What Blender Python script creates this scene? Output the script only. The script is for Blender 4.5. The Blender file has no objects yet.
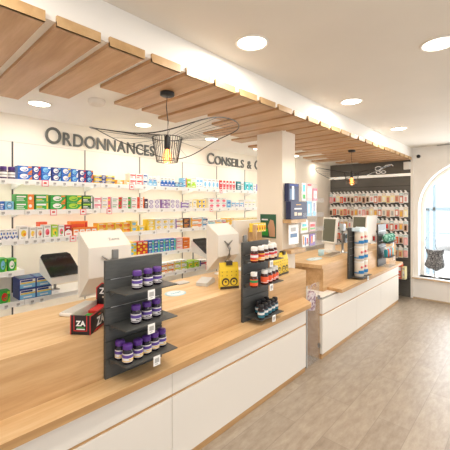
import bpy, math, random
from mathutils import Vector, Matrix, Euler
random.seed(7)
C = bpy.context.scene.collection
PI = math.pi

# ---------------------------------------------------------------- colours
def lin(c):
    return tuple(((v/255)/12.92 if v/255 <= .04045 else ((v/255+.055)/1.055)**2.4) for v in c)
PAL = dict(white=(246,244,240), grey=(178,176,172), purple=(78,44,120), blue=(28,104,196), navy=(28,58,140), sky=(130,196,232),
    orange=(240,136,40), red=(214,48,44), yellow=(246,212,60), gold=(244,190,70), steel=(92,126,164), lime=(170,214,60),
    green=(50,168,62), forest=(24,96,56), teal=(20,130,140), aqua=(90,206,214), violet=(130,90,176), mauve=(160,120,176),
    pink=(236,108,130), rose=(240,196,196), peach=(240,186,150), vermil=(234,92,48), plum=(70,48,84), cream=(248,236,180),
    brown=(84,52,36), black=(22,21,22), char=(60,60,58), darkteal=(24,84,92), ink=(34,42,82), ppink=(232,170,166), ptan=(214,176,146), pbrick=(206,128,104), pgrey=(206,202,196), pyel=(232,206,140), pteal=(168,200,200), pcream=(236,226,208), beige=(222,204,178), amber=(200,120,50))
MC = {}
def mat(name, col, rough=.5, metal=0, emit=None, es=1, alpha=1, trans=0, spec=.5):
    if name in MC: return MC[name]
    m = bpy.data.materials.new(name); m.use_nodes = True
    b = m.node_tree.nodes['Principled BSDF']
    b.inputs['Base Color'].default_value = (*lin(col), 1)
    b.inputs['Roughness'].default_value = rough
    b.inputs['Metallic'].default_value = metal
    b.inputs['Specular IOR Level'].default_value = spec
    b.inputs['Alpha'].default_value = alpha
    b.inputs['Transmission Weight'].default_value = trans
    if emit:
        b.inputs['Emission Color'].default_value = (*lin(emit), 1)
        b.inputs['Emission Strength'].default_value = es
    MC[name] = m
    return m
def pc(n): return mat('print_'+n, PAL[n], .42)
def nodes(m): return m.node_tree.nodes, m.node_tree.links
def noise_mat(name, c1, c2, scale=(1,1,1), ns=8, rough=.5, detail=5, lo=.35, hi=.65, dist=0, bump=0, coord='Object'):
    if name in MC: return MC[name]
    m = mat(name, c1, rough); N, L = nodes(m); b = N['Principled BSDF']
    tc = N.new('ShaderNodeTexCoord'); mp = N.new('ShaderNodeMapping'); mp.inputs['Scale'].default_value = scale
    nz = N.new('ShaderNodeTexNoise'); nz.inputs['Scale'].default_value = ns; nz.inputs['Detail'].default_value = detail
    nz.inputs['Distortion'].default_value = dist
    cr = N.new('ShaderNodeValToRGB'); cr.color_ramp.elements[0].position = lo; cr.color_ramp.elements[1].position = hi
    cr.color_ramp.elements[0].color = (*lin(c1), 1); cr.color_ramp.elements[1].color = (*lin(c2), 1)
    L.new(tc.outputs[coord], mp.inputs[0]); L.new(mp.outputs[0], nz.inputs['Vector']); L.new(nz.outputs[0], cr.inputs[0])
    L.new(cr.outputs[0], b.inputs['Base Color'])
    if bump:
        bp = N.new('ShaderNodeBump'); bp.inputs['Strength'].default_value = bump; bp.inputs['Distance'].default_value = .01
        L.new(nz.outputs[0], bp.inputs['Height']); L.new(bp.outputs[0], b.inputs['Normal'])
    return m
def wood_mat(name, dark, mid, light, scale, plank=None, rough=.42):
    """fine stretched grain over broad tone bands; plank = (axis, width) adds lamella tone steps"""
    if name in MC: return MC[name]
    m = mat(name, mid, rough); N, L = nodes(m); b = N['Principled BSDF']
    tc = N.new('ShaderNodeTexCoord'); mp = N.new('ShaderNodeMapping'); mp.inputs['Scale'].default_value = scale
    L.new(tc.outputs['Object'], mp.inputs[0])
    n1 = N.new('ShaderNodeTexNoise'); n1.inputs['Scale'].default_value = 9; n1.inputs['Detail'].default_value = 8; n1.inputs['Roughness'].default_value = .65
    n2 = N.new('ShaderNodeTexNoise'); n2.inputs['Scale'].default_value = 2.2; n2.inputs['Detail'].default_value = 3; n2.inputs['Distortion'].default_value = .6
    L.new(mp.outputs[0], n1.inputs['Vector']); L.new(mp.outputs[0], n2.inputs['Vector'])
    mx = N.new('ShaderNodeMath'); mx.operation = 'MULTIPLY_ADD'; mx.inputs[1].default_value = .5
    h = N.new('ShaderNodeMath'); h.operation = 'MULTIPLY'; h.inputs[1].default_value = .5
    L.new(n1.outputs[0], h.inputs[0]); L.new(n2.outputs[0], mx.inputs[0]); L.new(h.outputs[0], mx.inputs[2])
    cr = N.new('ShaderNodeValToRGB'); e = cr.color_ramp.elements
    e[0].position = .38; e[0].color = (*lin(dark), 1); e[1].position = .62; e[1].color = (*lin(light), 1)
    k = e.new(.5); k.color = (*lin(mid), 1)
    L.new(mx.outputs[0], cr.inputs[0]); L.new(cr.outputs[0], b.inputs['Base Color'])
    bp = N.new('ShaderNodeBump'); bp.inputs['Strength'].default_value = .12; bp.inputs['Distance'].default_value = .003
    L.new(n1.outputs[0], bp.inputs['Height']); L.new(bp.outputs[0], b.inputs['Normal'])
    return m

# ---------------------------------------------------------------- mesh builder
class MB:
    def __init__(s): s.v = []; s.f = []; s.mi = []; s.ms = []; s.sm = []
    def m(s, mt):
        if mt not in s.ms: s.ms.append(mt)
        return s.ms.index(mt)
    def poly(s, pts, mt, smooth=False):
        b = len(s.v); s.v += [tuple(p) for p in pts]; s.f.append(tuple(range(b, b+len(pts)))); s.mi.append(s.m(mt)); s.sm.append(smooth)
    def add(s, vs, fs, mt, smooth=False, M=None):
        b = len(s.v); i = s.m(mt)
        s.v += [tuple(M @ Vector(p)) if M else tuple(p) for p in vs]
        for f in fs: s.f.append(tuple(b+k for k in f)); s.mi.append(i); s.sm.append(smooth)
    def box(s, x0, x1, y0, y1, z0, z1, mt, M=None, bev=0):
        if bev:
            # box with chamfered vertical and horizontal edges
            c = bev; vs = []
            for z, q in ((z0, c), (z0+c, 0), (z1-c, 0), (z1, c)):
                a, b_, d, e = x0+q, x1-q, y0+q, y1-q
                k = c*(1 if q == 0 else .6)
                vs += [(a+k,d,z),(b_-k,d,z),(b_,d+k,z),(b_,e-k,z),(b_-k,e,z),(a+k,e,z),(a,e-k,z),(a,d+k,z)]
            fs = [tuple(range(7,-1,-1)), tuple(range(24,32))]
            for r in range(3):
                for k in range(8): fs.append((r*8+k, r*8+(k+1)%8, r*8+8+(k+1)%8, r*8+8+k))
            s.add(vs, fs, mt, False, M); return s
        vs = [(x0,y0,z0),(x1,y0,z0),(x1,y1,z0),(x0,y1,z0),(x0,y0,z1),(x1,y0,z1),(x1,y1,z1),(x0,y1,z1)]
        s.add(vs, [(3,2,1,0),(4,5,6,7),(0,1,5,4),(1,2,6,5),(2,3,7,6),(3,0,4,7)], mt, False, M); return s
    def prism(s, pts, axis, a, b, mt, M=None):
        """polygon (2D) extruded along axis from a to b; z: pts=(x,y); y: pts=(x,z); x: pts=(y,z)"""
        n = len(pts)
        def P(p, t): return {'z': (p[0],p[1],t), 'y': (p[0],t,p[1]), 'x': (t,p[0],p[1])}[axis]
        vs = [P(p,a) for p in pts]+[P(p,b) for p in pts]
        fs = [tuple(range(n)), tuple(range(2*n-1,n-1,-1))]+[(k,n+k,n+(k+1)%n,(k+1)%n) for k in range(n)]
        s.add(vs, fs, mt, False, M); return s
    def lathe(s, prof, mt, n=20, cx=0, cy=0, cz=0, M=None, smooth=True):
        vs = []; fs = []
        for r, z in prof:
            for k in range(n):
                a = 2*PI*k/n; vs.append((cx+r*math.cos(a), cy+r*math.sin(a), cz+z))
        for i in range(len(prof)-1):
            for k in range(n):
                fs.append((i*n+k, i*n+(k+1)%n, (i+1)*n+(k+1)%n, (i+1)*n+k))
        s.add(vs, fs, mt, smooth, M)
        for i, rev in ((0, True), (len(prof)-1, False)):
            if prof[i][0] > 1e-4:
                ring = [vs[i*n+k] for k in range(n)]
                if rev: ring.reverse()
                s.add(ring, [tuple(range(n))], mt, False, M)
        return s
    def tube(s, pts, r, mt, n=6, closed=False, r2=None):
        pts = [Vector(p) for p in pts]; vs = []; fs = []; N = len(pts)
        for i, p in enumerate(pts):
            if closed: t = pts[(i+1)%N]-pts[i-1]
            else: t = pts[min(i+1,N-1)]-pts[max(i-1,0)]
            t.normalize(); u = t.cross(Vector((0,0,1)))
            if u.length < .05: u = t.cross(Vector((1,0,0)))
            u.normalize(); w = t.cross(u)
            rr = r if r2 is None else r+(r2-r)*i/(N-1)
            for k in range(n):
                a = 2*PI*k/n; vs.append(p+u*math.cos(a)*rr+w*math.sin(a)*rr)
        for i in range(N if closed else N-1):
            j = (i+1)%N
            for k in range(n): fs.append((i*n+k, i*n+(k+1)%n, j*n+(k+1)%n, j*n+k))
        if not closed: fs += [tuple(range(n-1,-1,-1)), tuple((N-1)*n+k for k in range(n))]
        s.add(vs, fs, mt, True); return s
    def mesh(s, name):
        me = bpy.data.meshes.new(name); me.from_pydata(s.v, [], s.f)
        for m_ in s.ms: me.materials.append(m_)
        me.polygons.foreach_set('material_index', s.mi); me.polygons.foreach_set('use_smooth', s.sm)
        me.update()
        import bmesh
        bm = bmesh.new(); bm.from_mesh(me); bmesh.ops.recalc_face_normals(bm, faces=bm.faces[:]); bm.to_mesh(me); bm.free()
        return me
    def build(s, name, parent=None, loc=(0,0,0), rz=0):
        o = bpy.data.objects.new(name, s.mesh(name)); C.objects.link(o); o.location = loc; o.rotation_euler.z = rz
        if parent: o.parent = parent
        return o
def tag(o, label=None, cat=None, group=None, kind=None):
    if label: o['label'] = label
    if cat: o['category'] = cat
    if group: o['group'] = group
    if kind: o['kind'] = kind
    return o
def empty(name, loc=(0,0,0), rz=0, label=None, cat=None, group=None):
    o = bpy.data.objects.new(name, None); C.objects.link(o); o.location = loc; o.rotation_euler.z = rz
    o.empty_display_size = .05
    return tag(o, label, cat, group)
def struct(name, mb): return tag(mb.build(name), kind='structure')
def kids(o): return KIDS.get(o.name, [])
KIDS = {}
def copy_tree(o, parent=None):
    c = o.copy(); C.objects.link(c)
    if parent: c.parent = parent
    for ch in [q for q in o.children]: copy_tree(ch, c)
    return c
ORD = ['first','second','third','fourth','fifth','sixth','seventh','eighth','ninth','tenth','eleventh','twelfth','thirteenth','fourteenth',
       'fifteenth','sixteenth','seventeenth','eighteenth','nineteenth','twentieth','twenty-first','twenty-second','twenty-third','twenty-fourth',
       'twenty-fifth','twenty-sixth','twenty-seventh','twenty-eighth','twenty-ninth','thirtieth']
def text_mesh(txt, size, mt, ext=.002, align='LEFT', bold=0):
    cu = bpy.data.curves.new('t', 'FONT'); cu.body = txt; cu.size = size; cu.extrude = ext; cu.align_x = align; cu.offset = bold
    o = bpy.data.objects.new('t', cu); C.objects.link(o)
    bpy.context.view_layer.update()
    me = bpy.data.meshes.new_from_object(o.evaluated_get(bpy.context.evaluated_depsgraph_get()))
    bpy.data.objects.remove(o); me.materials.clear(); me.materials.append(mt)
    return me
def add_text(mb, txt, size, mt, M, ext=.0006, align='CENTER', bold=0):
    me = text_mesh(txt, size, mt, ext, align, bold)
    mb.add([tuple(v.co) for v in me.vertices], [tuple(p.vertices) for p in me.polygons], mt, False, M)
    bpy.data.meshes.remove(me)
# ================================================================ materials
W_TOP = wood_mat('counter_oak', (204,164,114), (216,180,132), (226,194,150), (.35, 4.5, 4.5))
W_SLAT = wood_mat('slat_oak', (176,134,92), (190,148,106), (204,164,124), (4.5, .35, 4.5))
W_SLAT_END = wood_mat('slat_end_oak', (178,140,94), (194,156,108), (206,170,124), (1.5, 1.5, 1.5))
WHITE = mat('warm_white_lacquer', (240,234,224), .4)
WALLM = noise_mat('wall_plaster', (238,228,210), (242,233,217), (1,1,1), 3, .8)
CEILM = noise_mat('ceiling_plaster', (222,215,204), (226,219,208), (1,1,1), 2, .85)
SOFM = noise_mat('soffit_plaster', (242,238,230), (245,241,234), (1,1,1), 2, .8)
SHELFM = mat('shelf_white_metal', (244,242,238), .35)
DARKW = noise_mat('dark_display_panel', (70,71,69), (80,80,77), (1,1,8), 12, .45)
METAL = mat('brushed_metal', (170,170,168), .3, 1)
BLACK = mat('black_metal', (24,23,22), .4)
BLKGL = mat('black_screen_glass', (10,10,12), .12)
PLAST = mat('white_plastic', (238,234,226), .35)
CLEAR = mat('clear_acrylic', (235,240,245), .5, alpha=.09, spec=.1)
GLASS = mat('clear_glass', (235,242,245), .03, alpha=.12)

# floor tiles : wood-look planks laid along the counter
def floor_mat():
    m = mat('wood_look_floor_tiles', (170,152,132), .38); N, L = nodes(m); b = N['Principled BSDF']
    tc = N.new('ShaderNodeTexCoord')
    br = N.new('ShaderNodeTexBrick'); br.inputs['Scale'].default_value = 1; br.inputs['Brick Width'].default_value = 1.12
    br.inputs['Row Height'].default_value = .215; br.inputs['Mortar Size'].default_value = .0022; br.inputs['Mortar Smooth'].default_value = .3
    br.offset = .42; br.offset_frequency = 2
    br.inputs['Color1'].default_value = (.25,.25,.25,1); br.inputs['Color2'].default_value = (.75,.75,.75,1)
    mp0 = N.new('ShaderNodeMapping'); mp0.inputs['Location'].default_value = (-.36, .025, 0)
    L.new(tc.outputs['Object'], mp0.inputs[0]); L.new(mp0.outputs[0], br.inputs['Vector'])
    mp = N.new('ShaderNodeMapping'); mp.inputs['Scale'].default_value = (2.4, 7, 1)
    nz = N.new('ShaderNodeTexNoise'); nz.inputs['Scale'].default_value = 3; nz.inputs['Detail'].default_value = 9; nz.inputs['Roughness'].default_value = .7
    L.new(tc.outputs['Object'], mp.inputs[0]); L.new(mp.outputs[0], nz.inputs['Vector'])
    cr = N.new('ShaderNodeValToRGB'); e = cr.color_ramp.elements
    e[0].position = .28; e[0].color = (*lin((142,126,108)),1); e[1].position = .72; e[1].color = (*lin((176,162,144)),1)
    L.new(nz.outputs[0], cr.inputs[0])
    mx = N.new('ShaderNodeMix'); mx.data_type = 'RGBA'; mx.blend_type = 'SOFT_LIGHT'; mx.inputs[0].default_value = .28
    L.new(cr.outputs[0], mx.inputs[6]); L.new(br.outputs['Color'], mx.inputs[7])
    m2 = N.new('ShaderNodeMix'); m2.data_type = 'RGBA'; m2.inputs[7].default_value = (*lin((140,127,112)),1)
    L.new(br.outputs['Fac'], m2.inputs[0]); L.new(mx.outputs[2], m2.inputs[6]); L.new(m2.outputs[2], b.inputs['Base Color'])
    bp = N.new('ShaderNodeBump'); bp.inputs['Strength'].default_value = .15; bp.inputs['Distance'].default_value = .004
    L.new(nz.outputs[0], bp.inputs['Height']); L.new(bp.outputs[0], b.inputs['Normal'])
    return m
FLOORM = floor_mat()

# ================================================================ room shell
XW = 6.35          # far wall
ZC = 2.567         # main ceiling
ZS = 2.378         # lowered soffit underside
YW = 3.27          # back wall
struct('floor', MB().box(-2.4, XW+.02, -2.6, YW+.1, -.1, 0, FLOORM))
struct('ceiling', MB().box(-2.4, XW+.3, -2.6, 1.60, ZC, ZC+.1, CEILM))
struct('ceiling_soffit', MB().box(-2.4, XW+.3, 1.487, YW+.1, ZS, ZC+.06, SOFM))
mb = MB(); mb.box(-2.4, XW, YW, YW+.1, 0, ZS, WALLM)
struct('wall_back', mb)
struct('wall_side', MB().box(5.0, XW, 2.95, YW, 0, ZS, WALLM))   # beige return wall next to the pegboard
# far wall with an arched window embrasure
def arch_pts(Yc, R, z0, zs, n=28):
    p = [(Yc+R, z0)]
    for k in range(n+1):
        a = PI*k/n; p.append((Yc+R*math.cos(a), zs+R*math.sin(a)))
    p.append((Yc-R, z0)); return p
AYc, AR, AZ0, AZs = .60, .79, .375, 1.52
def arch_wall(x0, x1, mt, ya, yb, z1, Yc, R, z0, zs):
    mb = MB(); A = arch_pts(Yc, R, z0, zs)
    for x in (x0, x1):
        mb.poly([(x,ya,0),(x,yb,0),(x,yb,z0),(x,ya,z0)], mt)
        mb.poly([(x,ya,z0),(x,Yc-R,z0),(x,Yc-R,zs),(x,ya,zs)], mt)
        mb.poly([(x,Yc+R,z0),(x,yb,z0),(x,yb,zs),(x,Yc+R,zs)], mt)
        top = A[1:-1]   # from +R to -R
        n = len(top)
        for k in range(n-1):
            (y0_,a0),(y1_,a1) = top[k], top[k+1]
            mb.poly([(x,y0_,a0),(x,y1_,a1),(x,y1_,z1),(x,y0_,z1)], mt)
        mb.poly([(x,Yc+R,zs),(x,yb,zs),(x,yb,z1),(x,Yc+R,z1)], mt)
        mb.poly([(x,ya,zs),(x,Yc-R,zs),(x,Yc-R,z1),(x,ya,z1)], mt)
    for k in range(len(A)):
        a, b = A[k], A[(k+1)%len(A)]
        mb.poly([(x0,*a),(x1,*a),(x1,*b),(x0,*b)], mt, False)
    for (a,b) in (((ya,0),(yb,0)),((yb,0),(yb,z1)),((yb,z1),(ya,z1)),((ya,z1),(ya,0))):
        mb.poly([(x0,*a),(x1,*a),(x1,*b),(x0,*b)], mt)
    return mb
struct('wall_far', arch_wall(XW, XW+.30, noise_mat('window_wall_plaster', (246,241,233), (249,245,239), (1,1,1), 3, .8), -2.6, 1.485, ZC, AYc, AR, AZ0, AZs))
struct('wall_far_end', MB().box(XW, XW+.30, 1.485, YW+.1, 0, ZS, WALLM))
# window: arched white frame, glazing
def arch_frame(x0, x1, R0, R1, mt, Yc=AYc, z0=AZ0, zs=AZs):
    mb = MB(); A = arch_pts(Yc, R0, z0, zs); B = arch_pts(Yc, R1, z0+(R0-R1), zs)
    for k in range(len(A)):
        j = (k+1) % len(A)
        for x in (x0, x1): mb.poly([(x,*A[k]),(x,*A[j]),(x,*B[j]),(x,*B[k])], mt)
        mb.poly([(x0,*A[k]),(x1,*A[k]),(x1,*A[j]),(x0,*A[j])], mt)
        mb.poly([(x0,*B[k]),(x1,*B[k]),(x1,*B[j]),(x0,*B[j])], mt)
    return mb
wf = tag(arch_frame(XW+.17, XW+.24, AR-.002, AR-.055, WHITE, z0=AZ0-.05).build('window_1'), kind='structure')
gs = MB(); A = arch_pts(AYc, AR-.054, AZ0+.001, AZs); gs.prism(A, 'x', XW+.20, XW+.208, GLASS)
gs.build('window_pane', wf)
gk = arch_frame(XW+.192, XW+.2, AR-.053, AR-.06, mat('grey_gasket', (150,160,165), .5)); gk.build('window_gasket', wf)
struct('trim_1', MB().box(XW-.05, XW+.199, AYc-AR-.08, AYc+AR+.085, AZ0-.018, AZ0, mat('white_sill', (250,248,244), .4)))
struct('trim_2', MB().box(XW-.05, XW-.002, AYc-AR-.08, AYc+AR+.085, AZ0-.034, AZ0-.018, W_TOP))
struct('trim_3', MB().box(XW-.03, XW, -2.6, 1.46, 0, .02, mat('pale_wood_strip', (196,172,140), .5)))
struct('trim_4', MB().box(XW-.03, XW, 1.462, 1.50, 0, ZS, WHITE))
# pillar rising from the counter
struct('wall_pillar', MB().box(2.88, 3.13, 1.86, 2.18, 0, ZS+.01, mat('pillar_paint', (242,230,212), .75)))

# dark pegboard wall, light beam, looping white ornament
PEG = noise_mat('dark_slatwall', (92,89,83), (102,98,91), (1,1,30), 6, .55)
pb = MB(); pb.box(XW-.022, XW-.001, 1.502, 2.949, .0, ZS-.001, PEG)
for k in range(16):
    z = .42+k*.1; pb.box(XW-.026, XW-.021, 1.502, 2.949, z, z+.006, BLACK)
struct('wall_end', pb)
o = MB().box(XW-.06, XW-.023, 1.502, 2.949, 2.09, 2.135, mat('cove_light_white', (250,248,240), .4, emit=(255,246,230), es=.35)).build('light_beam')
tag(o, 'long white horizontal light strip across the dark back wall', 'light strip')
orn = empty('wall_ornament', (XW-.03, 2.0, 2.14), 0, 'white looping line ornament above the light strip on the dark wall', 'ornament')
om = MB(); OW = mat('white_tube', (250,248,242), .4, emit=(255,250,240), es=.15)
def ell(cy, cz, ry, rz, n=20, a0=0, a1=2*PI): return [(0, cy+ry*math.cos(a0+(a1-a0)*k/n), cz+rz*math.sin(a0+(a1-a0)*k/n)) for k in range(n+1)]
om.tube(ell(.03,.13,.06,.045), .009, OW)
om.tube(ell(.03,.05,.04,.028), .009, OW)
om.tube(ell(-.07,.05,.04,.028), .009, OW)
om.tube([(0,.25,.0),(0,.15,.045),(0,.05,.075),(0,-.03,.13),(0,-.12,.19),(0,-.22,.2),(0,-.25,.16)], .008, OW)
om.build('loop', orn); orn.scale = (1,.9,.85)

# back wall: recessed panel joints and dark uprights
for k in range(7):
    x = .216+.63*k
    mm = MB().box(x-.006, x+.006, YW-.006, YW-.0005, .3, 2.14 if k else 2.14, mat('upright_grey' if k > 1 else 'upright_dark', (150,146,138) if k > 1 else (70,68,64), .4, .3))
    struct('trim_%d' % (5+k), mm)
struct('trim_12', MB().box(-1.2, 5.0, YW-.004, YW-.0005, 2.135, 2.141, mat('joint_grey', (214,206,194), .6)))

# ================================================================ ceiling slats
ENDS = [2.6,2.65,2.72,2.43,2.05,2.31,2.31,2.42,2.04,2.23,2.60,2.42,2.2,2.62,2.35]
for k in range(27):
    x0 = .305+.2405*(k-1); x1 = x0+.195
    if x1 > XW: break
    y1 = ENDS[k % len(ENDS)] if k < 12 else [2.62,2.3,2.75,2.45,2.85,2.35][k % 6]
    mb = MB()
    mb.box(x0, x1, 1.474, y1, 2.357, 2.402 if False else ZS-.0005, W_SLAT)
    mb.box(x0, x1, 1.472, 1.486, 2.357, 2.402, W_SLAT_END)
    o = mb.build('ceiling_slat')
    tag(o, 'oak ceiling slat, %s of the row counted from the near end' % (ORD[k] if k < 26 else 'the last'), 'ceiling slat', 'oak slats fixed under the white soffit')

# ================================================================ recessed lights, detector, camera
LM = mat('light_lens', (255,250,240), .4, emit=(255,246,230), es=9)
RIM = mat('light_rim', (246,240,230), .4)
def downlight(x, y, z, r, label, group, k=1):
    e = empty('ceiling_light', (x,y,z), 0, label, 'ceiling light', group)
    MB().lathe([(r*1.14,-.001),(r*1.12,-.006),(r,-.008),(r*.97,-.004)], RIM, 28).build('trim_ring', e)
    MB().lathe([(r*.96,-.0045),(r*.01,-.006)], LM, 28).build('lens', e)
    l = bpy.data.lights.new('downlight', 'AREA'); l.shape = 'DISK'; l.size = r*1.8; l.energy = k*LIGHT_E*(1 if z > 2.5 else .62); l.color = (1,.94,.86)
    lo = bpy.data.objects.new('downlight_lamp', l); C.objects.link(lo); lo.location = (0,0,-.012); lo.parent = e
LIGHT_E = 9
for (x,y,lab) in ((1.56,1.22,'large round downlight directly above the near counter, nearest full disc'),
                  (2.33,.40,'large round downlight cut by the right picture edge'),
                  (3.08,1.23,'round downlight in the main ceiling, second in the row along the soffit'),
                  (4.60,1.23,'small far round downlight, last in the row along the soffit')):
    downlight(x, y, ZC, .088, lab, 'round downlights in the main ceiling')
for (x,y) in ((.04,1.22),(.8,.40),(3.9,-.4),(.8,-.6),(2.4,-1.2)):
    downlight(x, y, ZC, .088, 'round downlight in the main ceiling behind or beside the viewer', 'round downlights out of view')
for i,x in enumerate((.90,1.83,2.77,3.70,4.65,5.60)):
    downlight(x, 2.775, ZS, .075, 'oval looking recessed light in the soffit near the shelves, %s from the near end' % ORD[i], 'recessed lights in the lowered soffit', 1 if i < 4 else .35)
o = MB().lathe([(.060,0),(.062,-.012),(.058,-.032),(.050,-.038),(.001,-.039)], mat('detector_white', (226,218,206), .5), 24).build('smoke_detector', loc=(1.16,2.37,ZS))
tag(o, 'small round white smoke detector on the soffit beside the slats', 'smoke detector')
cam_e = empty('security_camera', (XW-.001,1.38,2.41), 0, 'small black camera dome high on the wall above the arch', 'camera')
MB().box(-.02,0,-.03,.03,-.03,.03, PLAST, bev=.004).build('bracket', cam_e)
MB().lathe([(.028,-.03),(.03,0),(.022,.022),(.001,.03)], BLACK, 14, M=Matrix.Rotation(-PI/2,4,'Y')@Matrix.Translation((0,0,.035))).build('lens_housing', cam_e)
o = MB().box(XW-.08, XW-.02, 1.50, 1.60, 2.20, 2.33, mat('box_white', (240,238,232), .4), bev=.006).build('wall_speaker')
tag(o, 'small white box high in the corner of the dark wall', 'speaker')
v = MB(); v.box(6.25,6.55 if False else 6.33,.92,1.12,ZC-.008,ZC-.0005, mat('vent_white', (225,222,216), .5))
for k in range(4): v.box(6.255+.018*k,6.262+.018*k,.93,1.11,ZC-.011,ZC-.008, mat('vent_grey', (150,148,144), .5))
tag(v.build('ceiling_vent'), 'flat white ceiling vent near the window wall', 'vent')

# ================================================================ wall lettering
LET = mat('grey_green_letters', (92,92,86), .5)
def word(txt, X0, X1, zb, capbig, capsmall, big, name, label):
    e = empty(name, (X0, YW-.005, zb), 0, label, 'wall lettering')
    items = []; x = 0
    for i,ch in enumerate(txt):
        if ch == ' ': x += .07; continue
        size = (capbig if i in big else capsmall)/.69
        me = text_mesh(ch, size, LET, .006, 'LEFT', .0022)
        xs = [v.co.x for v in me.vertices]; zs=[v.co.y for v in me.vertices]
        mn, mxx = min(xs), max(xs)
        ob = bpy.data.objects.new('letter', me); C.objects.link(ob); ob.parent = e; ob.rotation_euler.x = PI/2
        items.append((ob, x, mn)); x += (mxx-mn)+.018
    total = x-.018; k = (X1-X0)/total
    for ob, px, mn in items:
        ob.location = (px*k-mn*k, -.007, 0); ob.scale = (k,1,1)
word('ORDONNANCES', 1.105, 2.30, 2.166, .148, .118, (0,), 'wall_lettering', 'dark grey letters spelling ORDONNANCES on the white wall above the shelves')
word('CONSEILS & C', 3.17, 4.37, 2.166, .148, .118, (0,11), 'wall_lettering', 'dark grey letters spelling CONSEILS & C beside the pillar, partly hidden by it')
# ================================================================ shelving on the back wall
SZ = {1:1.795, 2:1.555, 3:1.322, 4:1.08, 5:.84, 6:.60}
SNAME = {1:'top shelf', 2:'second shelf', 3:'third shelf', 4:'fourth shelf', 5:'fifth shelf', 6:'lowest shelf'}
YF = 2.95
def shelf(x0, x1, lv, bay):
    z = SZ[lv]
    e = empty('wall_shelf', ((x0+x1)/2, YW, z), 0, 'white metal %s of the back wall, %s bay from the near end' % (SNAME[lv], ORD[bay]), 'shelf', 'white shelves on the back wall')
    w = (x1-x0)/2-.0015
    MB().box(-w, w, YF+.004-YW, -.007, -.018, 0, SHELFM).build('board', e)
    r = MB(); r.box(-w, w, YF-.008-YW, YF+.003-YW, -.034, .003, SHELFM); r.box(-w, w, YF-.013-YW, YF-.008-YW, -.036, -.031, SHELFM)
    r.build('price_rail', e)
    for s in (-1, 1):
        MB().prism([(YF+.05-YW,-.019),(-.007,-.019),(-.007,-.07)], 'x', s*(w-.006)-.002, s*(w-.006)+.002, SHELFM).build('bracket', e)
BX = [-.41,.216,.846,1.476,2.106,2.736,3.366,3.996,4.62]
for i in range(1, 8):
    for lv in (1,2,3): shelf(BX[i], BX[i+1], lv, i-1)
shelf(BX[1],BX[2],4,0); shelf(BX[3],BX[4],4,2); shelf(BX[4],2.625,4,3)
for i in range(1, 6): shelf(BX[i], BX[i+1], 5, i-1)
for i in range(1, 4): shelf(BX[i], BX[i+1], 6, i-1)

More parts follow.
